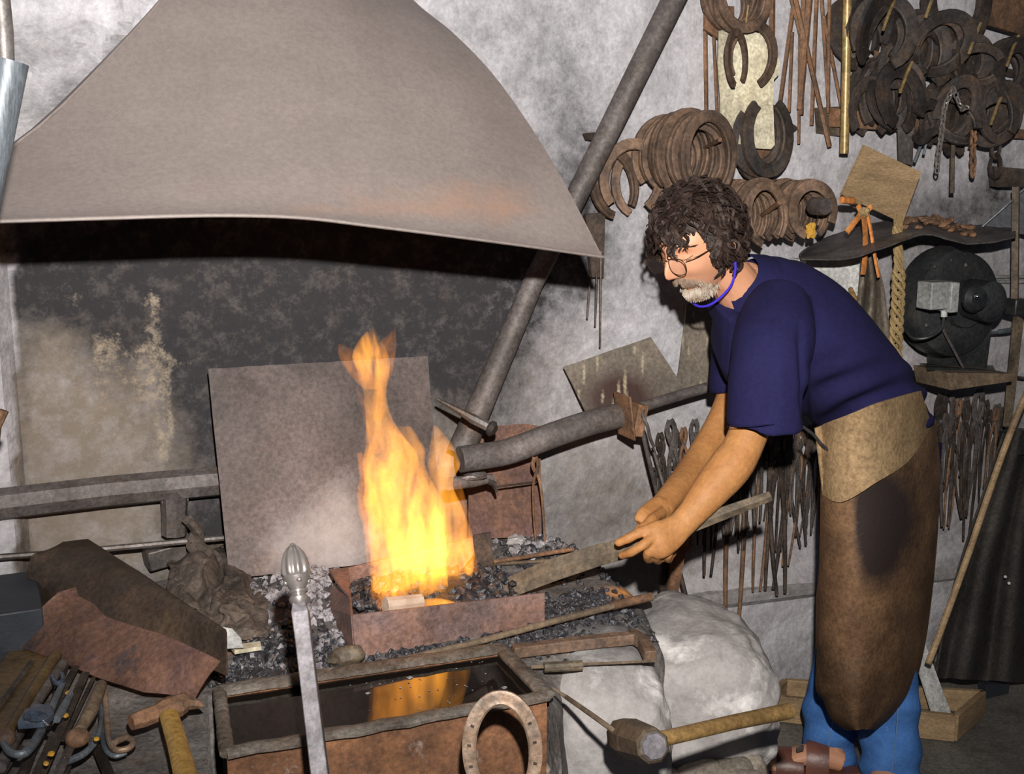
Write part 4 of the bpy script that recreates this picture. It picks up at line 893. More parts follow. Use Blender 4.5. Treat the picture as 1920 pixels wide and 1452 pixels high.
# ---- inner torso, pelvis, legs (under the clothes)
bk = D2(.7, -.7)
TS = [(1385,520,.045,.055),(1425,560,.085,.15),(1480,615,.115,.185),(1550,680,.10,.155),(1610,742,.085,.13),(1640,795,.075,.12)]
skb.add(*tube([W(a,b,y=2.26) for a, b, c, d in TS], [(c, d) for a, b, c, d in TS], 24, up=bk))
near_leg = [(1650,830,2.17,.095),(1648,960,2.16,.085),(1646,1120,2.17,.058),(1666,1250,2.20,.050),(1668,1400,2.22,.042)]
far_leg = [(1625,830,2.36,.095),(1600,960,2.37,.085),(1568,1120,2.36,.062),(1562,1250,2.37,.055),(1558,1385,2.38,.042)]
for L_ in (near_leg, far_leg): skb.add(*tube([W(a,b,y=c) for a,b,c,d in L_], [d*.85 for a,b,c,d in L_], 18))
# ---- arms
def arm(P, R, n=20, up=None): 
    pts = smoothpath([W(a,b,y=c) for a,b,c in P], 5); r1 = spath([r[0] for r in R], 5); r2 = spath([r[1] for r in R], 5)
    skb.add(*tube(pts, list(zip(r1, r2)), n, up=up))
aup = D2(-.8, -.6)
arm([(1455,610,2.14),(1430,730,2.10),(1397,828,2.075),(1370,874,2.065),(1332,920,2.06),(1298,962,2.058),(1272,990,2.058)],
    [(.050,.050),(.046,.046),(.043,.042),(.047,.043),(.041,.037),(.032,.027),(.030,.023)], up=aup)
arm([(1395,620,2.40),(1380,720,2.42),(1362,775,2.41),(1338,828,2.38),(1300,880,2.32),(1262,925,2.24),(1240,952,2.20)],
    [(.046,.046),(.042,.042),(.040,.040),(.043,.040),(.037,.034),(.030,.026),(.029,.022)], up=aup)
# ---- hands
def fing(P, r0, r1):
    pts = smoothpath([W(a,b,y=c) for a,b,c in P], 4); n = len(pts); skb.add(*tube(pts, [lerp(r0, r1, i/(n-1))*(1+.07*cos(i*pi/2*1.0)) for i in range(n)], 10))
    skb.add(*ico(2, pts[-1], r1*1.02))
hup = D2(-.55, -.83)
def palm(P, R):
    pts = smoothpath([W(a,b,y=c) for a,b,c in P], 4); skb.add(*tube(pts, list(zip(spath([r[0] for r in R],4), spath([r[1] for r in R],4))), 18, up=hup))
palm([(1276,986,2.055),(1256,1002,2.052),(1234,1014,2.050),(1216,1022,2.060)], [(.030,.021),(.036,.018),(.040,.017),(.034,.013)])
fing([(1232,1002,2.052),(1206,1022,2.048),(1184,1036,2.062),(1166,1042,2.090)], .0115, .0085)                      # index, lying along the front of the bar
fing([(1240,1012,2.052),(1216,1036,2.052),(1216,1048,2.085),(1228,1040,2.125),(1236,1030,2.130)], .0118, .0088)       # middle
fing([(1250,1018,2.052),(1232,1042,2.056),(1234,1051,2.088),(1246,1040,2.126)], .0115, .0085)       # ring
fing([(1262,1018,2.054),(1252,1042,2.058),(1254,1049,2.085),(1262,1038,2.115)], .0105, .0078)       # little
fing([(1262,985,2.058),(1232,988,2.062),(1202,998,2.070),(1178,1010,2.078),(1160,1018,2.088)], .0145, .0092)  # thumb on top of the bar
palm([(1242,950,2.20),(1228,966,2.18),(1216,980,2.16),(1210,990,2.155)], [(.029,.021),(.035,.018),(.037,.016),(.032,.013)])
fing([(1222,975,2.16),(1200,992,2.17),(1188,1012,2.175),(1194,1028,2.165)], .0115, .0085)
fing([(1228,978,2.155),(1208,998,2.182),(1200,1018,2.180),(1208,1032,2.165)], .0118, .0088)
fing([(1234,980,2.155),(1222,1000,2.182),(1218,1018,2.180),(1228,1030,2.165)], .0115, .0085)
fing([(1240,978,2.16),(1238,998,2.18),(1240,1012,2.175),(1252,1014,2.150)], .0105, .0080)
fing([(1240,962,2.17),(1222,975,2.13),(1206,990,2.11),(1192,1004,2.10)], .0135, .0092)
# ---- foot
toe = W(1446,1428,z=.03); heel = W(1580,1436,z=.04); fd = (toe-heel).normalized()
fz = Vector((0,0,1)); fsd = fz.cross(fd)
skb.add(*tube([heel+Vector((0,0,.01)), heel.lerp(toe,.3)+Vector((0,0,.03)), heel.lerp(toe,.62)+Vector((0,0,.022)), heel.lerp(toe,.9)+Vector((0,0,.008))], [(.026,.028),(.036,.030),(.024,.038),(.014,.042)], 16, up=fz))
skb.add(*tube([W(1562,1380,y=2.385), heel+fd*.03+Vector((0,0,.02))], [.036,.034], 14))
for k in range(5):
    b0 = heel.lerp(toe,.86)+fsd*(.034-.017*k); skb.add(*tube([b0, b0+fd*(.035-.004*k)+Vector((0,0,.0))], [.0125 if k == 0 else .0095, .010 if k == 0 else .0075], 8)); skb.add(*ico(1, b0+fd*(.035-.004*k), .0105 if k == 0 else .008))
heel2 = Vector((W(1680,1500,y=2.235).x, 2.235, .04)); toe2 = heel2+Vector((-.20,-.12,0))
skb.add(*tube([heel2, heel2.lerp(toe2,.3)+Vector((0,0,.03)), heel2.lerp(toe2,.62)+Vector((0,0,.022)), toe2], [(.024,.028),(.034,.030),(.022,.038),(.012,.04)], 14, up=fz))
skb.add(*tube([W(1668,1400,y=2.22), heel2+Vector((-.02,0,.02))], [.038,.034], 14))
body = remeshed('body', skb, skin, man, .0034, 2)
# darker tan on the arms
body.data.materials.append(skinh)
o0 = man.location
for pgn in body.data.polygons:
    u, v, d = PX(pgn.center+o0)
    if v > 640 and v < 1100 and u < 1460: pgn.material_index = 1
# lips, eyelids, eyebrows
def fx(y, z, off=0):
    best = min((abs(math.asin(max(-1,min(1,z/.12)))-0), 0), (0, 0)); 
    dz = max(-.98, min(.98, z/.120)); ry = .077*((1-.28*(dz*-1)**1.6) if dz < 0 else 1); dy = y/ry; dx = sqrt(max(.02, 1-dz*dz-dy*dy)); p = headp(Vector((dx, dy, dz)))
    return HM @ Vector((p.x+off, p.y, p.z))
for s in (1, -1):
    g = G()
    for k in range(26):
        t = k/25; y = s*lerp(.012, .052, t); z = .024+.007*sin(pi*min(1, t*1.15)); p = fx(y, z, .001); q = fx(y+s*.008, z+random.uniform(-.003,.002), .005)
        g.add(*tube([p, q], [.0016,.0006], 4))
    obj('eyebrow', g, hairm, man)
    obj('eyelid_crease', tube([fx(s*lerp(.016,.047,i/8), .001-.006*sin(pi*i/8), .0006) for i in range(9)], .0009, 5), mat('lash_%d' % s, (.12,.05,.03)) if s == 1 else MATS['lash_1'], man)
lipg = G(); lipg.add(*tube([fx(lerp(-.023,.023,i/12), -.0705+.002*cos(pi*(i/12-.5)*2), .0005) for i in range(13)], [.0008+.0025*sin(pi*i/12) for i in range(13)], 6)); obj('lips', lipg, mat('lip', (.40,.13,.09), rough=.5), man)
# ---- hair
def scalp(d): return headp(d)
def inhair(d):
    z = d.z; a = atan2(abs(d.y), d.x)            # 0 = front
    if a < .85: return z > .36-.08*sin(d.y*9)
    if a < 1.25: return z > lerp(.50, -.35, (a-.85)/.4)
    if a < 1.62: return z > -.36
    return z > -.58
bm = bmesh.new(); bmesh.ops.create_icosphere(bm, subdivisions=5, radius=1); v = []
for q in bm.verts:
    d = q.co.normalized(); p = headp(d); n = Vector((d.x, d.y, d.z))
    k = .013+.006*fbm(d*3.3, 3)+.002*max(0, d.z)
    if inhair(d): v.append(HM @ (p+n*k))
    else: v.append(HM @ (p*.90))
f = [tuple(x.index for x in q.verts) for q in bm.faces]; bm.free()
hair = obj('hair', (v, f), hairm, man, angle=80)
hg = G(); n_ = 0
while n_ < 620:
    d = Vector((random.gauss(0,1), random.gauss(0,1), random.gauss(0,1))).normalized()
    if not inhair(d): continue
    n_ += 1
    flow = Vector((-.25 if d.x < .2 else .25, d.y*.5, -1)); flow = (flow-d*flow.dot(d)).normalized(); sdv = d.cross(flow)
    L_ = random.uniform(.03,.055); ph = random.uniform(0, 6); am = random.uniform(.004,.010); P = []
    base = headp(d)+d*(.009+random.uniform(0,.006)+.002*max(0,d.z))
    for k in range(8):
        t = k/7; q = base+flow*(L_*t)+sdv*(am*sin(ph+t*6.5))+d*(.008*sin(pi*t)+.004*sin(ph*2+t*7))
        # follow the skull
        qd = q.normalized(); r0 = headp(qd).length+.010; 
        if q.length < r0: q = qd*r0
        P.append(HM @ q)
    r = random.uniform(.0026,.0050); hg.add(*tube(P, [(r*.5*s_, r*s_) for s_ in (.6,1,1.1,1.1,1,.8,.5,.15)], 5, up=HM.to_3x3() @ d))
obj('curls', hg, hairm, hair, angle=80)['kind'] = 'stuff'
# ---- moustache and goatee
bg = G(); rnd = random.Random(5)
def whisk(y, z, L_, dr, r=.0017, off=.001):
    p = fx(y, z, off); drv = HM.to_3x3() @ Vector(dr).normalized(); 
    bg.add(*tube([p, p+drv*L_*.5, p+drv*L_+HZv*-.001], [r, r*.9, r*.3], 4))
for _ in range(430):   # moustache
    s = rnd.choice((-1,1)); y = s*abs(rnd.gauss(0, .018)); y = max(-.030, min(.030, y)); z = -.055-.26*abs(y)+rnd.uniform(-.005,.005)
    whisk(y, z, rnd.uniform(.008,.014), (.35, s*.55, -.8))
obj('moustache', bg, mat('brown_grey_moustache', (.07,.042,.026), (.20,.14,.10), scale=50, rough=.8, bump=.6), man, angle=80); bg = G()
for _ in range(620):   # chin
    y = rnd.gauss(0, .017); z = rnd.uniform(-.117,-.090)+.25*abs(y); y = max(-.030, min(.030, y))
    whisk(y, z, rnd.uniform(.010,.022), (.45, y*8, -.9))
for _ in range(120):   # sides of the mouth
    s = rnd.choice((-1,1)); y = s*rnd.uniform(.026,.038); z = rnd.uniform(-.104,-.064); whisk(y, z, rnd.uniform(.006,.012), (.4, s*.3, -.9))
obj('beard', bg, beardm, man, angle=80)
# ---- spectacles and cord
gl = obj('spectacles', G().add(*tube([HM @ Vector((.117,-.010,.004)), HM @ Vector((.122,0,.008)), HM @ Vector((.117,.010,.004))], .0012, 6)), framem, man)
for s in (1, -1):
    cx, cy, cz = .117, s*.033, -.008
    ring = [HM @ Vector((cx-abs(.0215*cos(q))*.10, cy+.0245*(abs(cos(q))**.75)*(1 if cos(q) > 0 else -1), cz+.0195*(abs(sin(q))**.75)*(1 if sin(q) > 0 else -1))) for q in [2*pi*k/32 for k in range(33)]]
    obj('rim', tube(ring, .0011, 6, caps=False), framem, gl)
    obj('lens', slab(ring[:-1], .0012), glass, gl)
    obj('temple', tube(smoothpath([HM @ Vector((.108, s*.055, .004)), HM @ Vector((.085, s*.074, .006)), HM @ Vector((.03, s*.081, .006)), HM @ Vector((-.005, s*.084, .002))], 4), .0012, 6), framem, gl)
obj('neck_cord', tube(smoothpath([HM @ Vector((.000,.090,-.04)), HM @ Vector((.004,.086,-.07)), HM @ Vector((.016,.070,-.105)), HM @ Vector((.040,.035,-.134)), HM @ Vector((.050,0,-.142)), HM @ Vector((.040,-.035,-.134)), HM @ Vector((.016,-.070,-.105)), HM @ Vector((0,-.086,-.02))], 6), .0028, 8), cordm, man)
# ---- polo shirt
sg = G()
TS = [(1392,526,.060,.066),(1420,548,.100,.130),(1440,570,.128,.180),(1485,612,.143,.205),(1550,678,.138,.195),(1612,742,.130,.175),(1640,785,.118,.170),(1648,805,.105,.160)]
pts = smoothpath([W(a,b,y=2.27) for a,b,c,d in TS], 4); sg.add(*tube(pts, list(zip(spath([t[2] for t in TS],4), spath([t[3] for t in TS],4))), 36, up=bk))
sup = D2(-1, 0)
P = smoothpath([W(1462,575,y=2.17), W(1452,630,y=2.10), W(1443,700,y=2.06), W(1438,760,y=2.05), W(1434,801,y=2.05)], 4)
sg.add(*tube(P, list(zip(spath([.070,.090,.086,.083,.083],4), spath([.08,.080,.080,.080,.080],4))), 28, up=sup))
P = smoothpath([W(1410,575,y=2.34), W(1388,630,y=2.40), W(1378,690,y=2.42), W(1374,738,y=2.42)], 4)
sg.add(*tube(P, list(zip(spath([.060,.066,.060,.058],4), spath([.07,.07,.065,.062],4))), 22, up=sup))
sg.add(*tube([W(1395,560,y=2.24), W(1380,650,y=2.30), W(1400,700,y=2.33)], [(.075,.10),(.06,.12),(.05,.08)], 20, up=sup))
def shirtfold(p, n):
    u, v, d = PX(p)
    a = .011*sin(v/10+u/22+2*noise.noise(p*6))*ss(1490, 1560, u)*ss(640, 760, v) + .009*fbm(p*4.5, 2)
    a += -.010*gs(u-(1506+(700-v)*-.06), 0, 7)*ss(585, 660, v)*ss(815, 780, v) + .0035*sin((u+v*.25)/16+3*noise.noise(p*4))*ss(640,720,v)*ss(1500,1440,u)
    return p+n*a
shirt = remeshed('polo_shirt', sg, shirtm, man, .0058, 5, shirtfold)
# collar
na = (W(1352,505,y=2.22)-W(1420,590,y=2.26)).normalized(); nc = W(1389,535,y=2.25)
ca = na.orthogonal().normalized(); cb = na.cross(ca)
cfwd = (HXv-na*HXv.dot(na)).normalized(); cs = na.cross(cfwd)
def collarf(a, b):
    t = lerp(-2.75, 2.75, a); r = lerp(.064, .100, b); hgt = lerp(.036, -.016, b)+.0*cos(t)
    hgt -= .022*ss(1.6, 2.75, abs(t))*b
    d = -cfwd*cos(t)+cs*sin(t)
    return nc+d*r*Vector((1,1,1)).length/sqrt(3)+na*hgt
obj('collar', shell(collarf, 50, 6, .004), shirtm, shirt, angle=70)
for k, (a, b, c, d) in enumerate(((1364,805,1506,799),)):
    hemP = [W(lerp(a,c,i/10), lerp(b,d,i/10)-5, y=2.05-.080*sin(pi*i/10)-.001) for i in range(11)]
    obj('sleeve_seam', tube(hemP, .0012, 5), shirtm, shirt)
# ---- jeans
jg = G()
jg.add(*tube(smoothpath([W(1648,775,y=2.27), W(1650,830,y=2.27), W(1645,900,y=2.27), W(1635,940,y=2.27)], 3), [(.100,.150)]*7+[(.10,.15),(.10,.14),(.08,.12)], 28, up=D2(1,0)))
nl = [(1650,860,2.19,.085,.085),(1648,1000,2.17,.078,.078),(1645,1130,2.15,.070,.070),(1666,1260,2.20,.074,.062),(1668,1360,2.21,.076,.068),(1670,1510,2.22,.080,.085)]
fl2 = [(1625,860,2.36,.085,.085),(1610,1000,2.37,.070,.075),(1592,1130,2.36,.065,.070),(1572,1250,2.36,.066,.066),(1556,1340,2.37,.072,.066),(1560,1434,2.38,.064,.070)]
for L_ in (nl, fl2):
    P = smoothpath([W(a,b,y=c) for a,b,c,_,_ in L_], 4); jg.add(*tube(P, list(zip(spath([l[3] for l in L_],4), spath([l[4] for l in L_],4))), 24, up=D2(1,0)))
def jf(p, n):
    u, v, d = PX(p); return p+n*(.0045*sin(v/11+u/30+3*noise.noise(p*5))*ss(1250, 1350, v)+.005*fbm(p*6, 2))
jeans = remeshed('jeans', jg, jeansm, man, .0062, 4, jf)
seamm = mat('jean_seam', (.16,.30,.58), rough=.9)
obj('seam', tube([W(u, v, y=y) for u, v, y in ((1684,1330,2.098),(1680,1380,2.122),(1674,1430,2.142),(1670,1470,2.148))], .0016, 5), seamm, jeans)
obj('seam', tube([W(u, v, y=y) for u, v, y in ((1566,1322,2.300),(1562,1350,2.302),(1556,1385,2.31),(1552,1410,2.322))], .0016, 5), seamm, jeans)
# ---- leather apron
AL = [(1572,800),(1548,850),(1542,930),(1541,1000),(1539,1080),(1537,1160),(1534,1240),(1533,1292),(1546,1312),(1562,1348),(1590,1368)]
AR = [(1722,740),(1750,800),(1759,870),(1758,950),(1752,1040),(1744,1120),(1733,1200),(1718,1265),(1700,1308),(1668,1345),(1640,1366)]
def apf(a, b, off=0):
    ul, vl, ur, vr = spl([p[0] for p in AL], b), spl([p[1] for p in AL], b), spl([p[0] for p in AR], b), spl([p[1] for p in AR], b)
    u, v = lerp(ul, ur, a), lerp(vl, vr, a)
    y = lerp(2.22, 2.25, a)-sin(pi*min(1, max(0, a*.94+.03)))**.45*(.215-.0*b)
    y -= .006*sin(a*14+b*3)*ss(.35, .9, b)+.006*noise.noise(Vector((a*3, b*6, 2)))
    return W(u, v, y=y-off)
apron = obj('apron', shell(apf, 60, 90, .0045), apronm, man, angle=70)
setattr_(apron, 'worn', lambda p: -.3+1.45*min(1, 1.7*g2(*PX(p)[:2], 1652, 975, 60, 88))*ss(1585,1612,PX(p)[0])+.7*g2(*PX(p)[:2], 1640, 1075, 45, 40)*ss(1598,1615,PX(p)[0]))
FT = [(1527,803),(1580,782),(1640,757),(1690,742),(1724,733)]; FB = [(1542,926),(1580,941),(1640,905),(1700,865),(1744,800)]
def flapf(a, b):
    p0, p1 = (spl([q[0] for q in FT], a), spl([q[1] for q in FT], a)), (spl([q[0] for q in FB], a), spl([q[1] for q in FB], a))
    u, v = lerp(p0[0], p1[0], b), lerp(p0[1], p1[1], b)
    aa = min(1, max(0, (u-1545)/205)); y = lerp(2.22, 2.25, aa)-sin(pi*min(1, max(.0, aa*.94+.03)))**.45*.215-.016
    y -= .006*exp(-((b-.35-.1*a)/.06)**2)*ss(.5, .1, a)
    return W(u, v, y=y)
obj('apron_flap', shell(flapf, 40, 24, .004), flapm, apron, angle=70)
obj('apron_tie', tube(smoothpath([W(1505,800,y=2.16), W(1525,815,y=2.13), W(1545,838,y=2.10), W(1575,858,y=2.06)], 4), .004, 6), blackm, apron)
obj('shirt_tail', shell(lambda a, b: W(lerp(1742,1764,a)-6*b, lerp(830,908,b), y=2.26+.05*a), 6, 12, .004), shirtm, man)
# ---- sandals
for (tt, hh, nm) in ((toe, heel, 1), (toe2, heel2, 0)):
    fdv = (tt-hh).normalized(); sv = fz.cross(fdv); out = []
    for k in range(24):
        q = 2*pi*k/24; w_ = .046-.010*(cos(q) < 0)*abs(cos(q)); out.append(hh.lerp(tt,.5)+fdv*(.158*cos(q))+sv*(w_*sin(q))+Vector((0,0,-hh.lerp(tt,.5).z+.014)))
    sn = obj('sandal_sole', slab(out, .022, (0,0,1)), sandal, man, bevel=.004)
    for c0, wd in ((.36,.030),(.74,.036)) if nm else ((.7,.026),):
        base = hh.lerp(tt, c0)
        arc = [base+sv*(.052*cos(q))+Vector((0,0,-base.z+.018+(.082 if c0 < .5 else .052)*sin(q))) for q in [pi*k/14 for k in range(15)]]
        obj('strap', tube(arc, [(.003, wd)]*15, 4, up=(0,0,1)), sandal, sn)
    if nm:
        obj('buckle', boxm3(W(1500,1404,y=2.33), (.022,.006,.016)), irong, sn, bevel=.002); obj('buckle', boxm3(W(1446,1412,y=2.30), (.018,.006,.014)), irong, sn, bevel=.002)
# ---- the bar he holds
bpts = [(898,1126,2.330,.020),(960,1100,2.285,.024),(1040,1068,2.235,.026),(1120,1042,2.185,.025),(1190,1024,2.135,.023),(1290,988,2.080,.017),(1370,958,2.045,.015),(1446,930,2.015,.012)]
hb = one('flat_bar', tube([W(a,b,y=c) for a,b,c,_ in bpts], [(r, .007) for _,_,_,r in bpts], 4, up=D2(.25,-1), fixed=True), barwood, 'long weathered flat bar held in both hands and reaching into the fire', 'bar', smooth=False, bevel=.002)
# ================================================================ FOREGROUND LEFT: SHEETS AND TOOLS ON THE HEARTH
def lin(L, t):
    k = t*(len(L)-1); i = min(len(L)-2, int(k)); s = k-i; return lerp(L[i][0], L[i+1][0], s), lerp(L[i][1], L[i+1][1], s)
def sheet2(near, far, zn, zf, name, m, label, crown=.02, th=.003, nu=44, nv=26, rip=.004):
    def fn(a, b):
        n_, f_ = lin(near, a), lin(far, a)
        z = lerp(zn, zf, b)+crown*sin(pi*b)+rip*noise.noise(Vector((a*3, b*2, zn*9)))
        p = W(n_[0], n_[1], z=zn); q = W(f_[0], f_[1], z=zf); r = p.lerp(q, b); r.z = z; return r
    return one(name, shell(fn, nu, nv, th), m, label, 'sheet', angle=50)
sheet2([(43,1104),(90,1132),(180,1165),(300,1215),(425,1268)], [(82,1040),(118,1016),(165,1012),(260,1070),(425,1185)], HZ+.085, HZ+.15, 'curved_sheet', brownsheet, 'dark scorched curved sheet lying behind the red-brown sheet at left', crown=.035)
sheet2([(30,1210),(110,1240),(190,1272),(270,1300),(366,1309)], [(110,1112),(160,1096),(207,1098),(318,1162),(432,1226)], HZ+.035, HZ+.12, 'rusty_sheet', redrust, 'large red-brown rusty steel sheet lying over the tools at lower left', crown=.012)
def crumpled(cu, cv, su, sv, z, h, seed, name, label, m=crumple, n=46):
    def fn(a, b):
        u = cu+(a-.5)*2.4*su*(1+.25*noise.noise(Vector((a*3, b*3, seed)))); v = cv+(b-.5)*2.4*sv
        p = W(u, v, z=z); k = sin(pi*min(1,max(0,a)))*sin(pi*min(1,max(0,b)))
        q = noise.noise(Vector((a*4+seed, b*2.2, 1.3))); rid = 1-abs(noise.noise(Vector((a*4+seed, b*2+2, 5))))*2
        p.z += h*(.35+.65*k)*(.55+.5*q)+h*.45*rid*(.4+.6*k)+.006*fbm((a*16, b*16, seed), 3); p += Vector((.02*noise.noise(Vector((a*5,b*5,seed+9))), .02*noise.noise(Vector((a*5,b*5,seed+4))), 0)); return p
    return one(name, shell(fn, n, n, .0025), m, label, 'cloth', angle=40)
crumpled(395, 1105, 62, 48, HZ+.01, .07, 3, 'crumpled_leather', 'crumpled grey-brown scorched leather heaped between the dark sheet and the ash')
crumpled(345, 1030, 60, 26, HZ+.02, .08, 8, 'crumpled_leather', 'folded grey leather scrap standing below the drop leg of the octagonal pipe')
crumpled(440, 1165, 52, 36, HZ+.01, .05, 14, 'crumpled_leather', 'crumpled burnt leather scrap just above the white paper by the rusty sheet')
one('twisted_hide_strip', tube(smoothpath([W(352,975,z=HZ+.16), W(372,1000,z=HZ+.12), W(362,1022,z=HZ+.09), W(398,1048,z=HZ+.07), W(405,1065,z=HZ+.04)], 5), [(.012,.020)]*21, 8), crumple, 'twisted brown strip standing up beside the lower left edge of the tall steel plate', 'strip')
one('iron_block', boxm3(W(322,1030,z=HZ+.05), (.14,.10,.05), rotm(0,-6,8)), irong, 'dark iron block on the hearth under the leather scrap by the drop leg', 'block', bevel=.005)
one('paper_scrap', slab([W(411,1176,z=HZ+.05), W(436,1180,z=HZ+.06), W(452,1198,z=HZ+.05), W(456,1214,z=HZ+.045), W(426,1216,z=HZ+.04)], .003), white, 'small bright white scrap of paper beside the crumpled leather', 'paper')
one('wood_chip', slab([W(432,1214,z=HZ+.03), W(488,1206,z=HZ+.03), W(490,1216,z=HZ+.03), W(440,1224,z=HZ+.03)], .008), paperm, 'pale wood chip lying just below the white paper scrap', 'wood')
one('brown_stone_piece', ico(3, W(650,1232,z=HZ+.02), .03, (1.2,.7,.7), .3, 1.5, 6), barwood, 'brownish stone piece on coal behind the back rim of the trough', 'stone')
one('tin_box', boxm3(W(-30,1170,z=HZ+.05), (.22,.24,.12)), darkbox, 'dark blue-grey tin box at the left edge behind the rusty sheet', 'box', bevel=.004)
ZT = HZ+.02
one('brown_plank', slab([W(-60,1330,z=ZT), W(30,1212,z=ZT), W(112,1238,z=ZT), W(60,1320,z=ZT), W(10,1395,z=ZT), W(-60,1400,z=ZT)], .02), brownboard, 'glossy brown wooden plank under the tools at the lower left', 'plank', bevel=.003)
def flat(name, pts, r, m, label, cat='bar', z=ZT+.03, sq=True, n=10, flatr=.35, **k):
    P = [W(a, b, z=z) for a, b in pts]; d = P[0]-C0; s = (W(pts[0][0]+1, pts[0][1], z=z)-P[0]).length
    R = r if isinstance(r, list) else [r]*len(pts)
    if len(pts) > 2 and not sq: P = smoothpath(P, 5); R = spath(R, 5)
    return one(name, tube(P, [((q*s*flatr if sq else q*s), q*s) for q in R], 4 if sq else n, up=(0,0,1), fixed=sq), m, label, cat, **k)
flat('flat_file', [(142,1250),(30,1470)], 7, iron, 'long dark flat bar second from the plank among the tools at lower left', z=ZT+.02)
flat('flat_file', [(160,1262),(70,1470)], 8, iron, 'dark bar with yellow paint dabs in the middle of the lower left tools', z=ZT+.03)
flat('flat_file', [(188,1278),(96,1480)], 8, irong, 'wide grey-brown flat bar right of the yellow-dabbed bar', z=ZT+.035)
flat('round_bar', [(118,1245),(60,1330),(0,1440)], [9,10,10], irong, 'thick grey round bar lying against the brown plank', sq=False, z=ZT+.03)
for (a, b, c, d, r, lab) in ((128,1240,44,1460,5,'thin dark rod between the plank and the long flat bar'),(176,1270,118,1390,4,'short thin dark rod behind the round-headed tool'),(60,1240,-20,1350,6,'dark rod lying flat on the brown plank'),(100,1380,60,1470,8,'short dark slab at the bottom edge left of the silvery handle'),(134,1420,112,1480,6,'dark stub at the bottom edge below the silvery bent handle'),(36,1400,-10,1470,9,'dark stub in the bottom left corner below the bent bar')):
    flat('iron_bar', [(a,b),(c,d)], r, iron, lab, z=ZT+.015)
bh = thing('ball_punch', 'ball-ended rusty tool at the very left edge of the lower left tools', 'tool', W(15,1382,z=ZT))
obj('ball', ico(3, W(10,1384,z=ZT+.05), .0165, (1,1,.9)), shoem, bh); obj('shaft', tube([W(18,1370,z=ZT+.05), W(60,1300,z=ZT+.04), W(105,1228,z=ZT+.035)], [.008,.010,.011], 12), brownboard, bh)
bh = thing('ball_punch', 'round-headed rusty tool right of the yellow-dabbed bar', 'tool', W(145,1385,z=ZT))
obj('ball', ico(3, W(145,1384,z=ZT+.045), .0185, (1.05,1,.85)), rust, bh); obj('shaft', tube([W(150,1370,z=ZT+.045), W(170,1335,z=ZT+.045), W(190,1285,z=ZT+.045)], [.009,.012,.010], 12), oldwood, bh)
flat('bent_iron', [(6,1394),(20,1412),(48,1412),(72,1380),(96,1330),(118,1280)], [6,7,8,9,8,6], galv, 'bent worn steel bar curling below the blue steel piece', sq=False, flatr=.6, z=ZT+.055)
bs = thing('blue_steel_clip', 'blue-grey steel piece with curved grooves on top of the lower left tools', 'tool', W(65,1350,z=ZT+.05))
bP = [(32,1362),(46,1338),(72,1326),(98,1330),(102,1342),(84,1358)]
obj('body', slab([W(a,b,z=ZT+.07) for a,b in bP], .014), bluesteel, bs, bevel=.002)
for k in range(3): obj('groove_ridge', tube([W(66+(26-7*k)*cos(q)*.9, 1343-(10-3*k)*sin(q), z=ZT+.079) for q in [pi*j/10*1.7 for j in range(11)]], .0014, 5), bluesteel, bs)
flat('steel_clip', [(98,1268),(106,1282),(118,1276),(116,1264)], [4,5,5,4], bluesteel, 'small bluish bent clip under the lower left edge of the rusty sheet', sq=False, z=ZT+.06)
flat('spanner', [(132,1302),(118,1330),(106,1350)], [6,8,7], galv, 'short shiny spanner with a yellow edge above the yellow-dabbed bar', sq=False, flatr=.5, z=ZT+.06)
for (u, v, r, t) in ((128,1300,6,'beside the short spanner'),(123,1342,6,'in the middle of the dark bar'),(96,1414,6,'low on the dark bar'),(86,1432,5,'lowest on the dark bar'),(181,1386,5,'on the silvery bent handle')):
    one('paint_dab', ico(2, W(u,v,z=ZT+.055), r*.0009, (1,1.6,.5), .3, 2, u), yellowm, 'yellow paint dab '+t+' at lower left', 'paint')
flat('curved_bar', [(186,1300),(190,1345),(182,1385),(160,1412),(128,1428),(108,1438)], [3,4,5,6,6,4], galv, 'silvery bent handle curving below the round-headed rusty tool', sq=False, flatr=.6, z=ZT+.03)
hk = thing('iron_hook', 'grey iron rod ending in a curled hook beside the hammer', 'hook', W(215,1400,z=ZT))
obj('hook_rod', tube(smoothpath([W(196,1288,z=ZT+.02), W(200,1340,z=ZT+.02), W(204,1385,z=ZT+.02), W(216,1406,z=ZT+.02), W(240,1404,z=ZT+.02), W(250,1392,z=ZT+.02), W(236,1384,z=ZT+.02), W(214,1394,z=ZT+.025)], 6), .0052, 10), shoef, hk)
obj('second_rod', tube(smoothpath([W(188,1290,z=ZT+.01), W(190,1360,z=ZT+.01), W(196,1402,z=ZT+.01), W(214,1418,z=ZT+.01), W(236,1412,z=ZT+.01)], 6), .0042, 8), galv, hk)
flat('square_bar', [(184,1406),(216,1480)], 10, iron, 'short dark square bar pointing down below the curled hook', z=ZT+.005, flatr=.8)
one('loose_screw', tube([W(92,1365,z=ZT+.07), W(82,1352,z=ZT+.07)], .004, 6), chrome, 'small bright screw on the blue steel piece', 'screw')
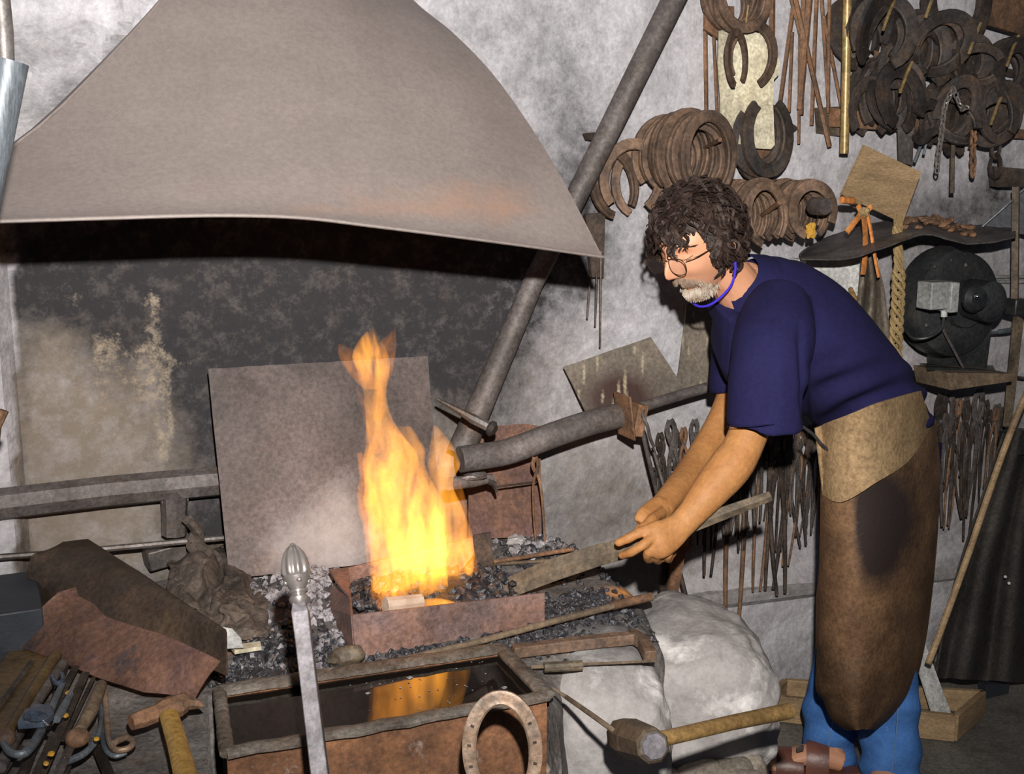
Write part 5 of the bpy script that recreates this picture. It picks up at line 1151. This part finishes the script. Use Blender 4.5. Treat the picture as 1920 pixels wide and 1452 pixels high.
# hammer with the yellow handle
hm = thing('hammer', 'rusty cross-peen hammer with yellow wooden handle left of the trough', 'hammer', W(310,1350,z=ZT))
ha = W(246,1356,z=ZT+.04); hb_ = W(362,1312,z=ZT+.04); hd = (hb_-ha).normalized(); L_ = (hb_-ha).length
obj('head', tube([ha, ha+hd*.02, ha+hd*L_*.40, ha+hd*L_*.50, ha+hd*L_*.72, ha+hd*L_*.86], [(.013,.013),(.0155,.0155),(.0145,.016),(.019,.023),(.019,.025),(.017,.016)], 8, up=(0,0,1)), rust, hm, angle=25)
obj('cross_peen', tube([ha+hd*L_*.84, ha+hd*L_*.97, ha+hd*L_*1.0], [(.014,.014),(.010,.036),(.006,.037)], 8, up=(0,0,1)), rust, hm, angle=25)
obj('handle', tube([W(316,1340,z=ZT+.055), W(334,1400,z=ZT+.05), W(356,1490,z=ZT+.045)], [(.010,.0155),(.011,.0165),(.012,.018)], 14, up=(0,0,1)), yellowwood, hm)
# finial bar
fb2 = thing('finial_bar', 'upright square polished steel bar with acorn finial in front of the trough', 'bar', (0,0,0))
f0 = W(600,1452,d=1.70); f1 = W(561,1128,d=1.79); fdv = (f1-f0).normalized(); f00 = f0+fdv*((.01-f0.z)/fdv.z)
fb2.location = f00
obj('shaft', tube([f00, f0, f0.lerp(f1,.75), f0.lerp(f1,.93), f1], [(.0125,.0125),(.0125,.0125),(.012,.012),(.0128,.0128),(.009,.009)], 4, up=D2(1,.1), sq=1), silverr, fb2, smooth=False, bevel=.0015)
pr = [(.011,-.006),(.0150,.001),(.0155,.005),(.013,.008),(.0115,.011),(.0150,.0135),(.0150,.016),(.0118,.019),(.0145,.024),(.0190,.032),(.0210,.037),(.0200,.040)]
obj('turned_neck', lathe(pr, f1, fdv, 24), silver, fb2)
pr2 = [(.0205,.0),(.0230,.004),(.0228,.014),(.0205,.026),(.0165,.036),(.010,.0445),(.005,.048),(.0045,.050),(.002,.052)]
obj('acorn', lathe(pr2, f1+fdv*.040, fdv, 72, .16, 9), silver, fb2)
for k in range(4):
    a = fdv.orthogonal().normalized(); b = fdv.cross(a); q = pi/2*k+.7; obj('collar_bead', ico(2, f1+fdv*.030+(a*cos(q)+b*sin(q))*.0175, .0045), silver, fb2)
# front horseshoe
fs = thing('large_horseshoe', 'big worn horseshoe standing upright in front of the trough', 'horseshoe', W(942,1480,d=1.86))
vv, ff = shoe_geo(.052, .082, .0115, .005, 150, 34, .75)
Mh = Matrix.Translation(W(942,1408,d=1.84)) @ Euler((radians(-14), radians(-3), radians(-24))).to_matrix().to_4x4()
obj('shoe_body', ([Mh @ p for p in vv], ff), shoef, fs, angle=40)
for t in (-105,-82,-60,60,82,105):
    q = radians(t); obj('nail_hole', boxm3(Mh @ Vector((.052*sin(q), -.0052, .082*cos(q))), (.004,.001,.006), rotm(0,t,-24)), iron, fs, smooth=False)
# poker, sledge hammer
one('poker', tube([W(1036,1290,z=HZ+.03), W(1062,1308,z=HZ+.02), W(1108,1340,d=1.98), W(1158,1376,d=1.93)], [.0015,.0042,.0045,.0045], 8), oldwood, 'thin brown poker with pointed tip lying from the trough corner to the sledge hammer', 'poker')
sl = thing('sledge_hammer', 'heavy sledge hammer with wooden handle lying on the stones at lower right', 'hammer', W(1200,1420,d=1.95))
s0, s1 = W(1166,1380,d=1.97), W(1226,1400,d=1.82); sdv3 = (s1-s0).normalized()
obj('head', tube([s0-sdv3*.03, s0-sdv3*.012, s0+sdv3*.05, s1-sdv3*.02, s1-sdv3*.006, s1], [(.020,.012),(.028,.024),(.033,.032),(.029,.029),(.028,.028),(.023,.023)], 8, up=D2(.3,-1)), barwood, sl, angle=28)
obj('striking_face', tube([s1-sdv3*.003, s1+sdv3*.004], [(.024,.024),(.020,.020)], 8, up=D2(.3,-1)), silverr, sl, angle=28)
obj('handle', tube([W(1212,1392,d=1.90), W(1260,1382,d=1.93), W(1370,1356,d=2.02), W(1478,1334,d=2.12)], [(.013,.013),(.0125,.014),(.0125,.015),(.014,.016)], 14), handlewood, sl)
# bars on the coal right of the firebox
one('long_pipe', tube([W(690,1252,z=HZ+.012), W(900,1203,z=HZ+.02), W(1040,1165,z=HZ+.03), W(1165,1133,z=HZ+.035)], [.0055,.0065,.007,.007], 10), oldwood, 'long brown rod lying in front of the firebox across the coal', 'rod')
one('pipe_end', tube([W(1150,1136,z=HZ+.035), W(1222,1119,z=HZ+.04)], .0095, 12), rust, 'thicker tube end fitted on the long brown rod over the coal', 'tube')
ub = thing('bent_bar', 'thick rusty bar bent at right angle lying on the hearth right of the trough', 'bar', W(1100,1220,z=HZ))
obj('long_arm', tube([W(962,1222,z=HZ+.02), W(1090,1206,z=HZ+.02), W(1188,1196,z=HZ+.025)], .0115, 4, up=(0,0,1), sq=1), shoem, ub, smooth=False, bevel=.002)
obj('short_arm', tube([W(1180,1190,z=HZ+.026), W(1206,1204,z=HZ+.022), W(1220,1232,z=HZ+.016)], .012, 4, up=(0,0,1), sq=1), shoem, ub, smooth=False, bevel=.002)
flat('flat_bar', [(995,1252),(1100,1246),(1232,1240)], [6,5,4], oldwood, 'thin dark bar lying parallel below the thick bent bar on the hearth', z=HZ+.012, flatr=.7)
one('round_stub', tube([W(1020,1252,z=HZ+.014), W(1092,1248,z=HZ+.014)], .010, 10), barwood, 'short round grey stub at the trough end of the thin dark bar', 'bar')
one('thin_rod', tube([W(925,1054,z=HZ+.03), W(1075,1030,z=HZ+.04)], .0055, 8), rust, 'upper of two thin rusty rods lying on the coal behind the flat bar', 'rod')
one('thin_rod', tube([W(925,1058,z=HZ+.02), W(1068,1050,z=HZ+.02)], .0048, 8), oldwood, 'lower of two thin rods lying on the coal behind the flat bar', 'rod')
# ================================================================ RIGHT SIDE, FLOOR
hangcloth([(1880,812),(1850,900),(1800,1050),(1768,1180),(1752,1270)], [(1985,800),(1985,920),(1990,1050),(1995,1180),(2000,1285)], WY-.34, 3.2, .035, 'hanging_coat', coatm, 'large charcoal canvas coat hanging at the right edge behind the long stick', 'coat', nu=60, nv=44, th=.006, seed=2)
ctb = thing('coat_buttons', 'two small white snap buttons on the charcoal coat', 'buttons', W(1886,1085,y=WY-.39))
obj('button', ico(2, W(1885,1082,y=WY-.385), .005), white, ctb); obj('button', ico(2, W(1892,1094,y=WY-.385), .005), white, ctb)
one('coat_hook_box', boxm3(W(1912,828,y=WY-.32), (.09,.08,.06)), blackm, 'black box at the right edge carrying the charcoal coat', 'box', bevel=.004)
one('long_stick', tube(smoothpath([W(1926,735,y=WY-.40), W(1880,850,y=WY-.40), W(1812,1050,y=WY-.40), W(1765,1180,y=WY-.42), W(1740,1246,y=WY-.44)], 4), .0095, 10), board, 'long yellowish wooden stick leaning in front of the charcoal coat', 'stick')
one('coat_stand_leg', slab([W(1840,1280,y=WY-.30), W(1886,1280,y=WY-.30), W(1876,1372,y=WY-.30), W(1850,1372,y=WY-.30)], .03), darkbox, 'dark tapered stand leg under the charcoal coat', 'stand')
ty = thing('wooden_tray', 'shallow worn wooden tray on the floor behind the man\'s legs', 'tray', W(1640,1340,z=0))
q = [W(1450,1342,z=0), W(1795,1372,z=0), W(1800,1330,z=0), W(1480,1318,z=0)]
q = [W(1440,1352,z=0), W(1788,1392,z=0), W(1840,1345,z=0), W(1470,1322,z=0)]
for a, b in ((0,1),(1,2),(2,3),(3,0)):
    obj('side_board', slab([q[a]+Vector((0,0,.004)), q[b]+Vector((0,0,.004)), q[b]+Vector((0,0,.085)), q[a]+Vector((0,0,.085))], .018), board, ty, smooth=False, bevel=.002)
obj('bottom_board', slab([p+Vector((0,0,.012)) for p in q], .012, (0,0,1)), floorm, ty, smooth=False)
one('pale_metal_strip', slab([W(1704,1200,y=2.50), W(1728,1192,y=2.50), W(1782,1338,y=2.42), W(1748,1340,y=2.42)], .006), white, 'pale grey metal strip leaning into the wooden tray behind the jeans', 'strip')
one('upright_tube', tube([W(-6,-60,y=1.72), W(6,60,y=1.72), W(8,112,y=1.72)], .013, 14), irong, 'dark greyish tube hanging in the top left corner', 'tube')
one('metal_pipe', tube([W(18,114,y=1.72), W(-6,235,y=1.72), W(-38,400,y=1.72)], .024, 20), galv, 'bluish galvanised pipe end at the left edge near the top', 'pipe')
one('brown_edge_stick', tube([W(8,770,y=2.2), W(-6,800,y=2.2), W(-12,850,y=2.2)], .008, 8), rust, 'reddish dark stick end peeking in at the left edge', 'stick')
